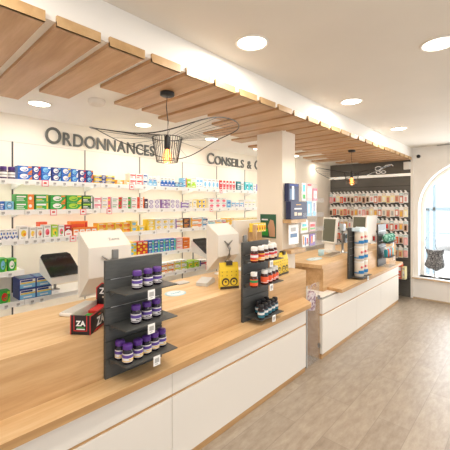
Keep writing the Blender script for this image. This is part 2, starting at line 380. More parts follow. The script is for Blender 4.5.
# ---- cartons
def ellp(cx, cz, rx, rz, y, n=14, a0=0, a1=2*PI):
    return [(cx+rx*math.cos(a0+(a1-a0)*k/n), y, cz+rz*math.sin(a0+(a1-a0)*k/n)) for k in range(n if a1-a0 > 6.2 else n+1)]
PM = {}
def carton_mesh(w, h, d, design, c1, c2, c3):
    key = (round(w,3), round(h,3), d, design, c1, c2, c3)
    if key in PM: return PM[key]
    mb = MB(); A, B_, C_ = pc(c1), pc(c2), pc(c3)
    W2 = w/2; y = -.0006; y2 = -.0011; y3 = -.0016
    def R(u0,u1,v0,v1,m,yy=y): mb.poly([(-W2+u0*w,yy,v0*h),(-W2+u1*w,yy,v0*h),(-W2+u1*w,yy,v1*h),(-W2+u0*w,yy,v1*h)], m)
    dk = pc('navy' if c1 in ('white','sky','cream','rose','aqua') else 'white')
    tx = pc('grey') if c1 in ('white','cream','rose') else pc('white')
    if design == 'jar':
        r = min(w,.06)/2
        mb.lathe([(r*.86,0),(r*.96,.004),(r*.96,h*.62),(r*.9,h*.68),(r*.7,h*.74)], pc('plum'), 18, 0, r)
        mb.lathe([(r*.97,h*.16),(r*.97,h*.56)], B_, 18, 0, r); mb.lathe([(r*.975,h*.30),(r*.975,h*.40)], C_, 18, 0, r)
        mb.lathe([(r*.88,h*.73),(r*.9,h*.76),(r*.9,h*.97),(r*.84,h),(.001,h)], A, 18, 0, r)
    else:
        mb.box(-W2, W2, 0, d, 0, h, A)
        # tuck flap line on the top and a seam on the side
        R(.02,.98,.0,.012,tx)
        if design == 'swirl':
            mb.poly(ellp(-.06*w, .52*h, .30*w, .34*h, y), B_); mb.poly(ellp(-.02*w, .50*h, .18*w, .18*h, y2), A)
            mb.poly(ellp(-.07*w, .56*h, .16*w, .12*h, y3), B_)
            mb.poly([(W2,y2,0),(W2,y2,h*.55),(W2-.30*w,y2,0)], C_); R(.70,.98,.74,.94,C_)
        elif design == 'stripe':
            R(0,1,.30,.62,B_); R(.08,.62,.40,.52,C_,y2); R(.0,.14,.0,1,C_,y2) if c3 != 'white' else None; R(.2,.7,.74,.86,tx); R(.7,.94,.08,.22,B_)
        elif design == 'band':
            R(.66,1,0,1,B_); mb.poly(ellp(.30*w,.5*h,.09*w,.22*h,y2), C_); R(.06,.56,.60,.78,tx); R(.06,.44,.34,.44,C_); R(.06,.5,.16,.22,tx)
        elif design == 'text':
            R(.06,.80,.56,.80,B_); R(.06,.5,.30,.42,C_); R(.06,.66,.14,.2,tx); R(.84,.96,.1,.9,C_)
        elif design == 'bottom':
            R(0,1,0,.42,B_); R(.10,.90,.56,.66,C_); R(.15,.7,.76,.84,tx); mb.poly([(-W2,y2,.42*h),(0,y2,.62*h),(W2,y2,.42*h)], B_); R(.2,.8,.14,.24,A,y2)
        elif design == 'dot':
            mb.poly(ellp(0,.44*h,.30*w,.26*h,y), B_); mb.poly(ellp(.10*w,.36*h,.15*w,.12*h,y2), C_); R(.12,.88,.80,.90,tx); R(.2,.7,.06,.12,tx)
        elif design == 'dots':
            for (u,v,q) in ((.25,.62,1),(.70,.62,0),(.45,.30,0),(.88,.28,1),(.12,.2,0)): mb.poly(ellp((u-.5)*w, v*h, .13*w, .12*h, y), B_ if q else C_)
            R(.1,.8,.86,.93,tx)
        elif design == 'ring':
            mb.poly(ellp(0,.5*h,.36*w,.42*h,y), B_ if c1 != 'white' else C_); mb.poly(ellp(0,.5*h,.26*w,.30*h,y2), A); R(.32,.68,.44,.56,C_,y3)
        elif design == 'frame':
            R(.10,.90,.08,.80,B_); R(.22,.78,.42,.60,C_,y2); R(.3,.7,.2,.28,tx,y2)
        elif design == 'fruit':
            for k in range(4):
                mb.poly(ellp((.22 if k%2 else -.22)*w, (.14+.24*k)*h, .26*w, .10*h, y), B_); mb.poly(ellp((-.2 if k%2 else .24)*w, (.18+.22*k)*h, .12*w, .05*h, y2), C_)
            R(.15,.85,.86,.95,pc('white'))
        else:
            R(.12,.88,.55,.72,B_); R(.12,.6,.32,.42,C_); R(.12,.7,.14,.2,B_)
    PM[key] = mb.mesh('carton'); return PM[key]
PROD = [
(1,0.683,0.793,2,1,0.100,'jar','purple','white','grey','small supplement jar with purple lid'),
(1,0.800,0.906,1,2,0.057,'swirl','blue','white','orange','bright blue medicine box with white swirl and orange corner'),
(1,0.906,0.969,1,2,0.059,'swirl','navy','white','red','dark blue medicine box with white swirl and red corner'),
(1,0.973,1.047,1,2,0.060,'swirl','blue','sky','white','blue medicine box with pale blue swirl'),
(1,1.055,1.127,1,2,0.060,'swirl','navy','white','sky','dark blue medicine box with pale swirl'),
(1,1.131,1.211,1,2,0.061,'swirl','blue','white','yellow','blue medicine box with white swirl and yellow end'),
(1,1.216,1.277,1,2,0.060,'swirl','blue','sky','white','blue medicine box with light swirl'),
(1,1.281,1.344,1,2,0.058,'swirl','navy','white','red','navy medicine box with white swirl and red corner'),
(1,1.349,1.415,1,2,0.059,'swirl','navy','sky','orange','navy medicine box with pale swirl and orange corner'),
(1,1.424,1.497,1,2,0.039,'stripe','yellow','navy','white','flat yellow and navy striped box'),
(1,1.497,1.537,1,2,0.040,'plain','navy','white','white','small flat navy box'),
(1,1.537,1.629,1,2,0.040,'stripe','yellow','navy','white','flat yellow box with navy lettering band'),
(1,1.640,1.787,2,1,0.044,'stripe','gold','white','orange','flat golden yellow carton'),
(1,1.793,1.945,2,2,0.061,'text','white','red','red','white box with red lettering'),
(1,1.951,2.006,1,2,0.063,'text','white','navy','sky','white box with bold blue figure'),
(1,2.012,2.120,2,1,0.107,'bottom','white','sky','blue','white box with blue waves at its foot'),
(1,2.127,2.160,1,1,0.119,'plain','white','white','grey','narrow plain white box'),
(1,2.166,2.367,4,1,0.111,'bottom','white','blue','sky','tall white box with a strong blue base'),
(1,2.374,2.484,2,1,0.057,'stripe','steel','sky','white','small steel blue box'),
(1,2.492,2.545,1,2,0.058,'band','sky','orange','blue','pale blue box with orange mark'),
(1,2.553,2.607,1,1,0.106,'plain','lime','white','green','lime green box'),
(1,2.615,2.687,1,1,0.108,'bottom','white','lime','lime','white box with lime green base'),
(1,2.695,2.803,2,1,0.134,'text','white','sky','sky','tall white box with faint blue print'),
(1,2.812,3.098,4,1,0.127,'dot','white','sky','sky','tall white box with a pale blue dot'),
(1,3.107,3.425,5,1,0.120,'band','red','white','pink','narrow red and white box'),
(1,3.446,3.532,1,1,0.125,'plain','teal','white','white','dark teal box'),
(1,3.543,3.620,1,1,0.126,'band','white','teal','teal','white box with teal edge'),
(1,3.631,3.803,2,1,0.122,'dot','aqua','teal','white','aqua box with teal spot'),
(1,3.815,3.923,1,1,0.103,'band','white','violet','blue','white box with violet edge'),
(2,0.683,0.713,1,1,0.069,'plain','blue','white','white','blue box'),
(2,0.716,0.776,1,1,0.070,'ring','sky','steel','white','light blue box with a round emblem'),
(2,0.783,0.921,1,2,0.064,'band','green','orange','white','wide green box with orange yellow end'),
(2,0.928,1.031,1,2,0.064,'text','green','white','yellow','bright green box with white lettering'),
(2,1.043,1.169,1,2,0.063,'swirl','green','white','orange','green box with pale leaf swirl and orange spot'),
(2,1.173,1.308,1,2,0.064,'swirl','green','lime','yellow','green box with lime swirl and yellow corner'),
(2,1.313,1.410,1,2,0.064,'text','forest','lime','white','dark forest green box'),
(2,1.419,1.497,1,2,0.058,'text','white','pink','pink','white box with pink print'),
(2,1.497,1.588,1,2,0.059,'band','white','pink','yellow','white box with hot pink and yellow end'),
(2,1.598,1.704,1,2,0.058,'band','white','red','green','white box with red and green end'),
(2,1.710,1.804,1,2,0.060,'band','white','green','pink','white box with mint green end'),
(2,1.810,1.909,1,2,0.061,'band','white','vermil','red','white box with vermilion end'),
(2,1.915,1.963,1,2,0.062,'band','white','orange','red','white box with orange end'),
(2,1.969,2.006,1,1,0.105,'plain','plum','white','white','dark plum box'),
(2,2.012,2.160,2,2,0.048,'ring','white','violet','violet','small white box with violet ring'),
(2,2.180,2.296,2,2,0.050,'stripe','mauve','white','violet','mauve striped small box'),
(2,2.303,2.439,2,2,0.051,'ring','white','violet','violet','white box with purple ring emblem'),
(2,2.454,2.576,1,2,0.037,'stripe','white','violet','violet','flat white box with violet line'),
(2,2.584,2.712,2,1,0.096,'band','white','cream','yellow','pale cream box'),
(2,2.720,2.855,2,2,0.053,'dot','yellow','blue','white','yellow box with blue dot'),
(2,2.898,3.242,3,2,0.065,'dot','white','pink','pink','white box with pink red patch'),
(2,3.252,3.322,1,1,0.107,'plain','sky','blue','white','pale blue box'),
(2,3.332,3.597,3,1,0.083,'text','white','sky','blue','white box with light blue writing'),
(2,3.608,3.875,3,1,0.115,'plain','white','cream','grey','soft white carton'),
(3,0.683,0.803,3,1,0.085,'dots','white','blue','navy','white box with blue dots'),
(3,0.810,0.877,1,1,0.107,'dot','white','yellow','orange','tall white tea box with yellow fruit'),
(3,0.888,0.932,1,1,0.093,'dot','white','yellow','peach','white tea box with small yellow flower'),
(3,0.939,0.985,1,1,0.094,'dot','white','peach','red','white tea box with peach picture'),
(3,0.992,1.047,1,1,0.108,'dot','white','pink','red','white tea box with red berries'),
(3,1.051,1.103,1,1,0.106,'dot','lime','yellow','green','lime tea box with yellow fruit'),
(3,1.107,1.156,1,1,0.103,'dot','white','pink','green','white tea box with pink and green leaves'),
(3,1.160,1.220,1,1,0.100,'bottom','red','white','black','red white and black box'),
(3,1.229,1.448,4,1,0.068,'frame','orange','white','orange','small orange edged white carton'),
(3,1.453,1.793,4,2,0.051,'stripe','gold','vermil','yellow','golden yellow and orange striped carton'),
(3,1.799,1.885,1,2,0.056,'dot','yellow','sky','sky','yellow carton with sky blue spots'),
(3,1.891,1.975,1,1,0.057,'dot','yellow','sky','white','yellow carton with blue and white spots'),
(3,2.000,2.095,1,2,0.060,'dot','yellow','cream','white','yellow box with cream patch'),
(3,2.101,2.367,3,2,0.060,'dot','white','yellow','cream','white box with soft yellow sun'),
(3,2.374,2.484,1,2,0.057,'stripe','white','gold','violet','white box with golden stripe and violet mark'),
(3,2.492,2.592,1,2,0.059,'plain','brown','orange','gold','dark brown box'),
(3,2.599,2.786,1,2,0.060,'stripe','white','orange','gold','long white box with orange stripe'),
(3,2.795,2.889,1,2,0.062,'stripe','white','navy','sky','white box with thin navy stripe'),
(3,2.898,3.014,1,1,0.076,'stripe','white','aqua','sky','white box with aqua stripe'),
(3,3.023,3.145,1,1,0.078,'stripe','white','yellow','gold','white box with yellow stripe'),
(3,3.155,3.222,1,1,0.079,'stripe','white','pink','pink','white box with pink stripe'),
(3,3.232,3.383,2,1,0.094,'dot','gold','yellow','white','golden yellow box'),
(3,3.394,3.899,5,1,0.085,'text','cream','yellow','yellow','pale yellow box'),
(4,0.683,0.729,1,1,0.107,'swirl','green','sky','lime','large green wipes box'),
(4,0.736,0.796,1,1,0.097,'swirl','green','white','lime','green wipes box with a white and blue swirl'),
(4,1.720,1.873,2,1,0.136,'fruit','yellow','sky','lime','yellow box with sky blue pattern'),
(4,1.879,2.006,2,1,0.135,'fruit','red','yellow','orange','red box with yellow pattern'),
(4,2.012,2.381,5,2,0.068,'band','blue','aqua','lime','blue box with aqua swirl'),
(4,2.388,2.484,1,2,0.069,'plain','rose','white','pink','pale pink box'),
(4,2.492,2.592,1,2,0.065,'plain','orange','vermil','white','orange box'),
(5,0.683,0.752,1,1,0.096,'swirl','green','red','lime','green box with red arrow'),
(5,2.166,2.352,2,2,0.056,'stripe','white','orange','gold','white box with orange stripe'),
(5,2.359,2.545,2,2,0.058,'stripe','white','lime','yellow','white box with lime stripe'),
(5,2.553,2.736,2,1,0.084,'dot','lime','yellow','green','lime and yellow box'),
(5,2.753,2.889,1,1,0.074,'stripe','white','red','navy','small white box with red stripe'),

]
cnt = {}
def carton(name, me, loc, label, cat, group, rz=0):
    o = bpy.data.objects.new(name, me); C.objects.link(o); o.location = loc; o.rotation_euler.z = rz
    return tag(o, label, cat, group)
for (lv,x0,x1,n,rows,h,ds,c1,c2,c3,lab) in PROD:
    w = (x1-x0)/n; z = SZ[lv]
    if rows == 2: h = h*1.0
    me = carton_mesh(w*.95, h*.97, .09 if w < .07 or rows == 2 else .11, ds, c1, c2, c3)
    for i in range(n):
        for r in range(rows):
            l = lab
            if n > 1: l += ', %s from left' % ORD[i]
            if rows > 1: l += ', upper' if r else ', lower'
            l += ', ' + SNAME[lv]
            key = l
            cnt[key] = cnt.get(key, 0)+1
            if cnt[key] > 1: l += ', farther along to the right'
            carton('jar' if ds == 'jar' else 'medicine_box', me, (x0+w*(i+.5), YF+.006+random.uniform(0,.004), z+.0005+r*h*.975), l, 'jar' if ds == 'jar' else 'box', 'products on the '+SNAME[lv])
# pieces standing behind the front rows
me = carton_mesh(.17,.075,.07,'text','orange','vermil','red')
carton('medicine_box', carton_mesh(.155,.12,.08,'text','orange','vermil','red'), (1.33,3.06,SZ[3]+.001), 'large plain orange box standing behind the small cartons, third shelf', 'box', 'products on the third shelf')
carton('medicine_box', carton_mesh(.07,.125,.06,'plain','vermil','orange','brown'), (1.025,3.08,SZ[3]+.001), 'red orange box showing behind the white tea boxes, third shelf', 'box', 'products on the third shelf')
# blue boxes 2 x 2 on shelf 5
bme = carton_mesh(.118,.082,.17,'stripe','steel','white','navy')
def striped_box():
    mb = MB(); A = pc('navy'); mb.box(-.059,.059,0,.17,0,.082,A)
    def R(u0,u1,v0,v1,m,yy): mb.poly([(u0,yy,v0),(u1,yy,v0),(u1,yy,v1),(u0,yy,v1)], m)
    R(-.054,.056,.006,.074,pc('sky'),-.0006); R(-.054,.056,.040,.074,pc('white'),-.0011); R(-.048,.035,.056,.070,pc('navy'),-.0016)
    R(-.05,.056,.042,.052,pc('yellow'),-.0016); R(-.03,.03,.014,.024,pc('white'),-.0012)
    R2 = [(-.05,.01,.0826),(.05,.01,.0826),(.05,.16,.0826),(-.05,.16,.0826)]; mb.poly(R2, pc('steel'))
    return mb.mesh('carton')
bme = striped_box()
for i in range(2):
    for r in range(2):
        carton('medicine_box', bme, (.872+i*.121, YF+.007, SZ[5]+.0005+r*.0835), 'navy edged box with yellow stripe, %s %s of the four by the black screen' % (('lower','upper')[r], ('left','right')[i]), 'box', 'block of four striped boxes')
# items on the lowest shelf, just above the counter edge
for i,(x,c) in enumerate(((.86,'steel'),(.93,'navy'),(1.0,'brown'))):
    o = MB().lathe([(.022,0),(.026,.004),(.027,.05),(.02,.058),(.02,.066),(.001,.067)], pc(c), 14).build('jar', loc=(x-.06, 3.0, SZ[6]+.001))
    tag(o, '%s small jar low behind the counter, %s from left' % (('blue grey','navy','brown')[i], ORD[i]), 'jar', 'jars on the lowest shelf')
o = MB().box(-.04,.04,0,.1,0,.05,pc('red'),bev=.004).build('first_aid_pouch', loc=(1.09,2.99,SZ[6]+.001)); tag(o, 'small red pouch low behind the counter', 'pouch')

# ---- price tags clipped on the rails
tmW = MB(); tmW.box(-.021,.021,-.003,0,-.03,.012, pc('white')); tmW.box(-.012,.01,-.0042,-.003,-.016,.0, pc('grey')); tmW.box(-.012,.004,-.0042,-.003,-.023,-.019, pc('grey')); MW = tmW.mesh('price_tag')
tmR = MB(); tmR.box(-.026,.026,-.003,0,-.036,.016, pc('pink')); tmR.box(-.021,.021,-.0042,-.003,-.031,.011, pc('white')); tmR.box(-.012,.01,-.0054,-.0042,-.015,-.001, pc('red')); MR = tmR.mesh('price_tag')
TAGS = {1:[.70,.86,.94,(.995,1),1.07,1.15,1.24,1.31,1.42,1.53,1.66,(1.8,1),1.95,2.08,2.22,2.38,2.55,2.72,2.86,2.98,(3.11,1),3.22,3.36,3.52,3.66,3.82],
        2:[.70,.87,.96,(1.06,1),1.19,(1.31,1),1.42,(1.56,1),1.7,1.84,2.0,2.17,2.34,2.5,2.66,2.8,(2.93,1),3.08,3.25,3.42,3.6,3.78],
        3:[.68,.78,.86,.92,.98,1.05,1.1,1.17,(1.22,1),1.27,1.9,2.07,2.26,2.44,2.62,2.8,2.95,3.1,3.3,3.5],
        4:[.745,1.9,2.08,2.23,2.4,2.55], 5:[.72,.80,.9,.97,2.2,2.36,2.5,2.66,(2.86,1)]}
for lv, L_ in TAGS.items():
    for i,t in enumerate(L_):
        red = isinstance(t, tuple); x = t[0] if red else t
        o = bpy.data.objects.new('price_tag', MR if red else MW); C.objects.link(o); o.location = (x, YF-.0135, SZ[lv]-.012)
        tag(o, '%s price tag on the rail of the %s, %s tag from left' % ('red framed' if red else 'small white', SNAME[lv], ORD[i] if i < 30 else 'last'), 'price tag', 'price tags on the shelf rails')

# ---- angled black screens on the shelves
def till_screen(x, label, wd):
    e = empty('touch_screen', (x,2.69,.8405), 0, label, 'screen')
    # shallow wedge body on a post; the dark glass slopes down towards the counter
    MB().prism([(0,.145),(0,.192),(.25,.338),(.255,.20)], 'x', .004, wd-.004, PLAST).build('wedge_body', e)
    s = MB(); q = [(0,.004),(0,.262),(.02,.288),(wd-.02,.288),(wd,.262),(wd,.004)]
    T = Matrix.Translation((0,-.003,.196))@Matrix.Rotation(math.atan2(.146,.25),4,'X')
    s.prism([(a,b_) for a,b_ in q], 'z', 0, .008, BLKGL, T); s.build('screen_face', e)
    p = MB(); p.tube([(wd-.05,.42,.0),(wd-.05,.42,.18),(wd-.05,.2,.24)], .012, METAL, 8); p.box(wd-.08,wd-.02,.39,.45,0,.008,METAL); p.build('post', e)
till_screen(.950, 'black glass screen tilted on a white wedge beside the four striped boxes', .235)
till_screen(2.595, 'black tilted screen on a white wedge left of the middle monitor', .235)

# ================================================================ counters
W_FRONT = wood_mat('counter_front_oak', (192,150,102), (206,166,118), (218,182,136), (.35, 4.5, 4.5))
W_EDGE = wood_mat('counter_edge_oak', (182,140,92), (196,154,104), (208,168,120), (.4, 5, 5))
PANEL = mat('drawer_front_white', (240,234,224), .35)
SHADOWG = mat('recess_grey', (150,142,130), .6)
def slab(pts, z0, z1, top, edge, mb=None):
    mb = mb or MB(); n = len(pts)
    mb.poly([(x,y,z1) for x,y in pts], top); mb.poly([(x,y,z0) for x,y in reversed(pts)], edge)
    for k in range(n):
        (a,b),(c_,d) = pts[k], pts[(k+1)%n]; mb.poly([(a,b,z0),(c_,d,z0),(c_,d,z1),(a,b,z1)], edge)
    return mb
def counter(x0, xl, xt, xb, tops, fronts, label, endx=None, lc=0):
    """x0 near end; xl ledge front end; xt upper block end; xb base end"""
    e = empty('service_counter', ((x0+xb)/2, 1.9, 0), 0, label, 'counter'); T = Matrix.Translation((-(x0+xb)/2, -1.9, 0))
    ox = (x0+xb)/2
    def q(pts): return [(a-ox, b-1.9) for a,b in pts]
    slab(q(tops), .892, .932, W_TOP, W_FRONT).build('upper_worktop', e)
    slab(q([(x0 if not endx else endx,1.668),(xt,1.668),(xt,1.69),(x0 if not endx else endx,1.69)]), .60, .8915, W_FRONT, W_FRONT).build('riser_panel', e)
    a = x0 if not lc else lc
    led = [(a,1.498),(xl-.03,1.498),(xl,1.512),(xl+(.12 if not lc else 0),1.667),(a,1.667)]
    slab(q(led), .634, .672, W_TOP, W_EDGE).build('bag_ledge', e)
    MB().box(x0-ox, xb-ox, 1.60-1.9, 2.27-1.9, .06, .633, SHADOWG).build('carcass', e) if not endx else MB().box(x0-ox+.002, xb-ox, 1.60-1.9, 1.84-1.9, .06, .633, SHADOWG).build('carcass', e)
    k = MB().box(x0-ox, xb-ox, 1.578-1.9, 1.60-1.9, 0, .046, W_EDGE); k.build('plinth', e)
    for (a,b) in fronts:
        d = MB().box(a-ox+.0015, b-ox-.0015, 1.568-1.9, 1.60-1.9, .465, .612, PANEL, bev=.002).build('drawer', e)
        d2 = MB().box(a-ox+.0015, b-ox-.0015, 1.568-1.9, 1.60-1.9, .050, .447, PANEL, bev=.002).build('door', e)
        g = MB().box(a-ox, b-ox, 1.576-1.9, 1.599-1.9, .447, .465, W_EDGE).build('grip_channel', e)
    return e, ox
e, ox = counter(-.9, 2.84, 3.02, 2.84, [(-.9,1.666),(3.02,1.666),(3.02,1.855),(2.875,1.855),(2.875,2.30),(-.9,2.30)],
    [(-.9,.0),(.0,1.235),(1.235,2.84)], 'long near oak service counter with stepped ledge and white drawer fronts')
MB().box(2.842-ox, 3.015-ox, 1.70-1.9, 1.85-1.9, 0, .89, W_FRONT).build('end_panel', e)
e2, ox2 = counter(3.18, 5.87, 6.08, 5.87, [(3.37,1.666),(6.08,1.666),(6.08,2.32),(3.33,2.32),(3.33,2.0)],
    [(3.18,4.1),(4.1,5.0),(5.0,5.87)], 'far oak service counter with stepped ledge and white fronts beyond the glass gate', endx=3.40, lc=3.50)
MB().box(3.178-ox2, 3.199-ox2, 1.601-1.9, 1.855-1.9, 0, .633, W_FRONT).build('end_panel', e2)
MB().box(3.18-ox2, 3.50-ox2, 1.569-1.9, 1.664-1.9, .6335, .640, PANEL).build('shoulder_cap', e2)
MB().box(3.18-ox2, 3.395-ox2, 1.665-1.9, 1.86-1.9, .6335, .640, PANEL).build('shoulder_cap', e2)
MB().box(3.40-ox2, 3.42-ox2, 1.691-1.9, 2.28-1.9, .06, .89, W_FRONT).build('upper_end_panel', e2)
# low glass gate closing the passage
g = empty('glass_gate', (3.03, 1.60, 0), 0, 'clear glass gate panel between the two counters', 'gate')
MB().box(-.115,.135,-.005,.003,.0,.80, mat('gate_glass', (225,232,235), .08, alpha=.10)).build('glass_pane', g)
MB().box(-.121,-.115,-.007,.005,.0,.80, mat('gate_edge', (222,226,226), .2, alpha=.7)).build('edge_strip', g)
for z in (.12,.62): MB().box(.13,.142,-.012,.012,z,z+.04, METAL).build('hinge', g)
fb = noise_mat('floral_cloth', (140,84,112), (226,208,210), (1,1,1), 34, .8, 2, .42, .56)
fo = empty('floral_bag', (3.10,1.655,.5), 0, 'flower patterned cloth bag hanging behind the glass gate', 'bag')
MB().prism([(-.06,.02),(.05,0),(.065,.09),(.06,.17),(.03,.2),(-.04,.19),(-.07,.13),(-.075,.05)], 'y', -.02, .03, fb).build('bag_body', fo)
st = MB(); st.tube([(-.02,.01,.19),(-.02,-.02,.27),(-.02,-.055,.302),(-.02,-.065,.27)], .004, fb, 6); st.build('strap', fo)
# ================================================================ slatwall display stands on the ledge
def qr_sign(parent, loc):
    m = MB(); m.box(-.022,.022,-.002,0,-.026,.026, pc('white'))
    m.box(-.014,.014,-.0028,-.002,-.010,.014, pc('grey')); m.box(-.012,.006,-.0028,-.002,-.019,-.015, pc('grey'))
    m.build('price_sign', parent, loc)
def stand(x0, label, shelves, w=.375, top=1.30, post=True, lip=True):
    e = empty('display_stand', (x0+w/2, 1.655, .6725), 0, label, 'display stand')
    W2 = w/2; H = top-.6725
    p = MB(); zs = [0,.105,.195,.285,.375,.46,.525,H]
    for a,b in zip(zs[:-1], zs[1:]): p.box(-W2, W2, -.009, .010, a+.0022 if a else 0, b-.0022 if b < H else b, DARKW)
    p.box(-W2+.002, W2-.002, .0, .0095, .001, H-.002, BLACK)
    p.build('back_panel', e)
    for a in zs[3:-1]: MB().box(-W2+.03, W2-.02, -.0095,-.0085, a-.0016, a+.0016, mat('groove_metal', (200,200,198), .3, .8)).build('groove_strip', e)
    if post: MB().box(-W2+.065, -W2+.10, .03, .05, .262, H+.05, mat('post_grey', (128,126,122), .4, .4), bev=.003).build('support_post', e)
    for z in shelves:
        zz = z-.6725
        s = MB(); s.prism([(-W2+.02,-.0095),(-W2+.03,-.165),(W2-.005,-.165),(W2-.005,-.0095)], 'z', zz-.006, zz-.0001, DARKW)
        if zz > .1: s.prism([(-.0095,zz-.035),(-.0095,zz-.006),(-.06,zz-.006)], 'x', -W2+.022, -W2+.026, DARKW)
        t = s.build('shelf_tray', e)
        qr_sign(t, (W2-(.185 if z > .9 else .15), -.166, zz-.026))
    return e
stand(.853, 'dark grey slatwall stand with purple lidded jars on the near counter', (1.143,.960,.777), .364)
stand(1.99, 'dark grey slatwall stand with red orange and teal bottles on the near counter', (1.16,.975,.722), .345)
# ---- bottles and jars
def jar_proto(name, label, r, h, body, cap, band1, band2, bandc, tall=False):
    e = empty(name, (0,0,0), 0, label, 'jar' if not tall else 'bottle')
    b = MB(); b.lathe([(r*.88,0),(r*.98,.003),(r,.008),(r,h*.60),(r*.94,h*.67),(r*.72,h*.73),(r*.72,h*.76)], body, 24); b.build('jar_body' if not tall else 'bottle_body', e)
    l = MB(); l.lathe([(r*1.012,h*.12),(r*1.012,h*.55)], band1, 24)
    l.lathe([(r*1.02,h*.33),(r*1.02,h*.49)], band2, 24); l.lathe([(r*1.02,h*.15),(r*1.02,h*.19)], bandc, 24)
    l.box(-r*.45,r*.45,-r*1.035,-r*.9,h*.24,h*.29, bandc); l.build('paper_label', e)
    c_ = MB(); cr_ = r*(.86 if not tall else .80); zc = h*.745; pts = [(cr_,zc),(cr_*1.02,zc+.004),(cr_*1.02,h-.006),(cr_*.94,h),(.001,h)]
    c_.lathe(pts, cap, 24)
    for k in range(24):
        a = 2*PI*k/24; c_.box(cr_*1.01,cr_*1.045,-.0012,.0012,zc+.004,h-.006, cap, M=Matrix.Rotation(a,4,'Z'))
    c_.build('lid', e)
    return e
used = set()
def put(proto, pts, group, labels):
    for i,(x,y,z) in enumerate(pts):
        if proto.name in used: o = copy_tree(proto)
        else: o = proto; used.add(proto.name)
        o.location = (x,y,z+.0006); o.rotation_euler.z = random.uniform(-.5,.3)+.7*0; tag(o, labels[i], None, group)
PUR = mat('purple_lid', (92,50,140), .35); JB = mat('dark_jar', (32,24,40), .25); LAB = mat('label_white', (232,226,224), .5); LABP = mat('label_purple', (92,66,150), .5); LABY = mat('label_yellow', (236,190,70), .5)
pj = jar_proto('supplement_jar', 'x', .0275, .098, JB, PUR, LAB, LABP, JB)
z1,z2,z3 = 1.143,.960,.777
put(pj, [(.990,1.56,z1),(1.062,1.565,z1),(1.13,1.575,z1)], 'purple lidded jars on the top tray', ['purple lidded dark jar on the top tray of the near stand, %s from left' % k for k in ('first','middle','last')])
put(copy_tree(pj), [(.983,1.56,z2),(1.055,1.565,z2),(1.125,1.575,z2)], 'purple lidded jars on the middle tray', ['purple lidded dark jar on the middle tray of the near stand, %s from left' % k for k in ('first','middle','last')])
pj3 = jar_proto('supplement_jar', 'x', .0275, .098, JB, PUR, LAB, LABP, LABY)
put(pj3, [(.915,1.605,z3),(.918,1.535,z3),(.985,1.545,z3),(1.046,1.555,z3),(1.105,1.565,z3),(1.162,1.575,z3)], 'purple lidded jars on the bottom tray',
    ['purple lidded jar with yellow line standing behind at the left of the bottom tray']+['purple lidded jar in the front row of the bottom tray, %s from left' % k for k in ORD[:5]])
z1,z2,z3 = 1.16,.975,.722
WC = mat('white_cap', (236,232,226), .4); AMB = mat('amber_glass', (70,30,20), .15); REDL = mat('label_red', (200,44,48), .5); ORL = mat('label_orange', (236,92,44), .5)
YEL = mat('label_gold', (240,176,60), .5); GRL = mat('label_green', (36,140,76), .5); TEA = mat('label_teal', (34,110,128), .5); BC = mat('black_cap', (26,26,30), .4)
p = jar_proto('supplement_bottle', 'x', .030, .118, AMB, WC, REDL, LAB, YEL, True)
put(p, [(1.985,1.53,z1)], 'red labelled bottles on the top tray', ['white capped bottle with red and white label, leftmost in the front of the top tray'])
p = jar_proto('supplement_bottle', 'x', .030, .118, AMB, WC, YEL, REDL, LAB, True)
put(p, [(2.055,1.52,z1)], 'red labelled bottles on the top tray', ['white capped bottle with red and golden yellow label, second in the top tray'])
p = jar_proto('supplement_bottle', 'x', .030, .118, AMB, WC, LAB, REDL, YEL, True)
put(p, [(2.13,1.535,z1),(2.20,1.53,z1),(2.262,1.545,z1),(2.315,1.555 if False else 1.59,z1)], 'red labelled bottles on the top tray', ['white capped red and white labelled bottle on the top tray, %s from left' % k for k in ('third','fourth','fifth','sixth')])
p = jar_proto('supplement_bottle', 'x', .030, .112, AMB, WC, ORL, GRL, ORL, True)
put(p, [(1.98,1.53,z2)], 'orange labelled bottles on the middle tray', ['white capped bottle with orange and green label alone on the middle tray'])
p = jar_proto('supplement_bottle', 'x', .030, .112, AMB, WC, ORL, ORL, LAB, True)
put(p, [(2.11,1.525,z2),(2.18,1.535,z2),(2.245,1.545,z2),(2.305,1.56,z2)], 'orange labelled bottles on the middle tray', ['white capped orange labelled bottle on the middle tray, %s of the four together' % k for k in ORD[:4]])
p = jar_proto('supplement_bottle', 'x', .027, .105, mat('dark_bottle',(40,30,34),.2), BC, TEA, LAB, TEA, True)
put(p, [(2.05,1.515,z3),(2.115,1.527,z3),(2.178,1.537,z3),(2.24,1.547,z3),(2.30,1.557,z3),(2.13,1.60,z3),(2.195,1.605,z3),(2.258,1.612,z3)], 'teal labelled bottles on the bottom tray',
    ['black capped teal labelled bottle in the front row of the bottom tray, %s from left' % k for k in ORD[:5]]+['black capped teal labelled bottle in the back row of the bottom tray, %s from left' % k for k in ORD[:3]])

# ---- counter 2 stands
stand(4.05, 'dark slatwall stand stacked with white and blue tubs on the far counter', (.70,), w=.36, post=False)
tub = MB(); tub.lathe([(.054,0),(.056,.004),(.056,.175),(.05,.18),(.001,.18)], mat('tub_paper', (224,212,194), .5), 26)
tub.lathe([(.0565,.035),(.0565,.05)], mat('tub_blue', (40,130,190), .5), 26, smooth=True)
for a in (-2.55,-2.2,-1.75,-1.4,-.9,-.5): tub.box(.055,.0588,-.019,.019,.036,.074, mat('tub_blue', (40,130,190), .5), M=Matrix.Rotation(a,4,'Z'))
for a in (-2.2,-1.4): tub.lathe([(.016,0),(.001,.001)], mat('tub_red', (214,90,90), .5), 12, M=Matrix.Rotation(a,4,'Z')@Matrix.Translation((.0565,0,.115))@Matrix.Rotation(PI/2,4,'Y'))
tub.lathe([(.0565,.168),(.0575,.172),(.057,.184),(.05,.186),(.001,.186)], mat('tub_lid', (236,232,226), .5), 26)
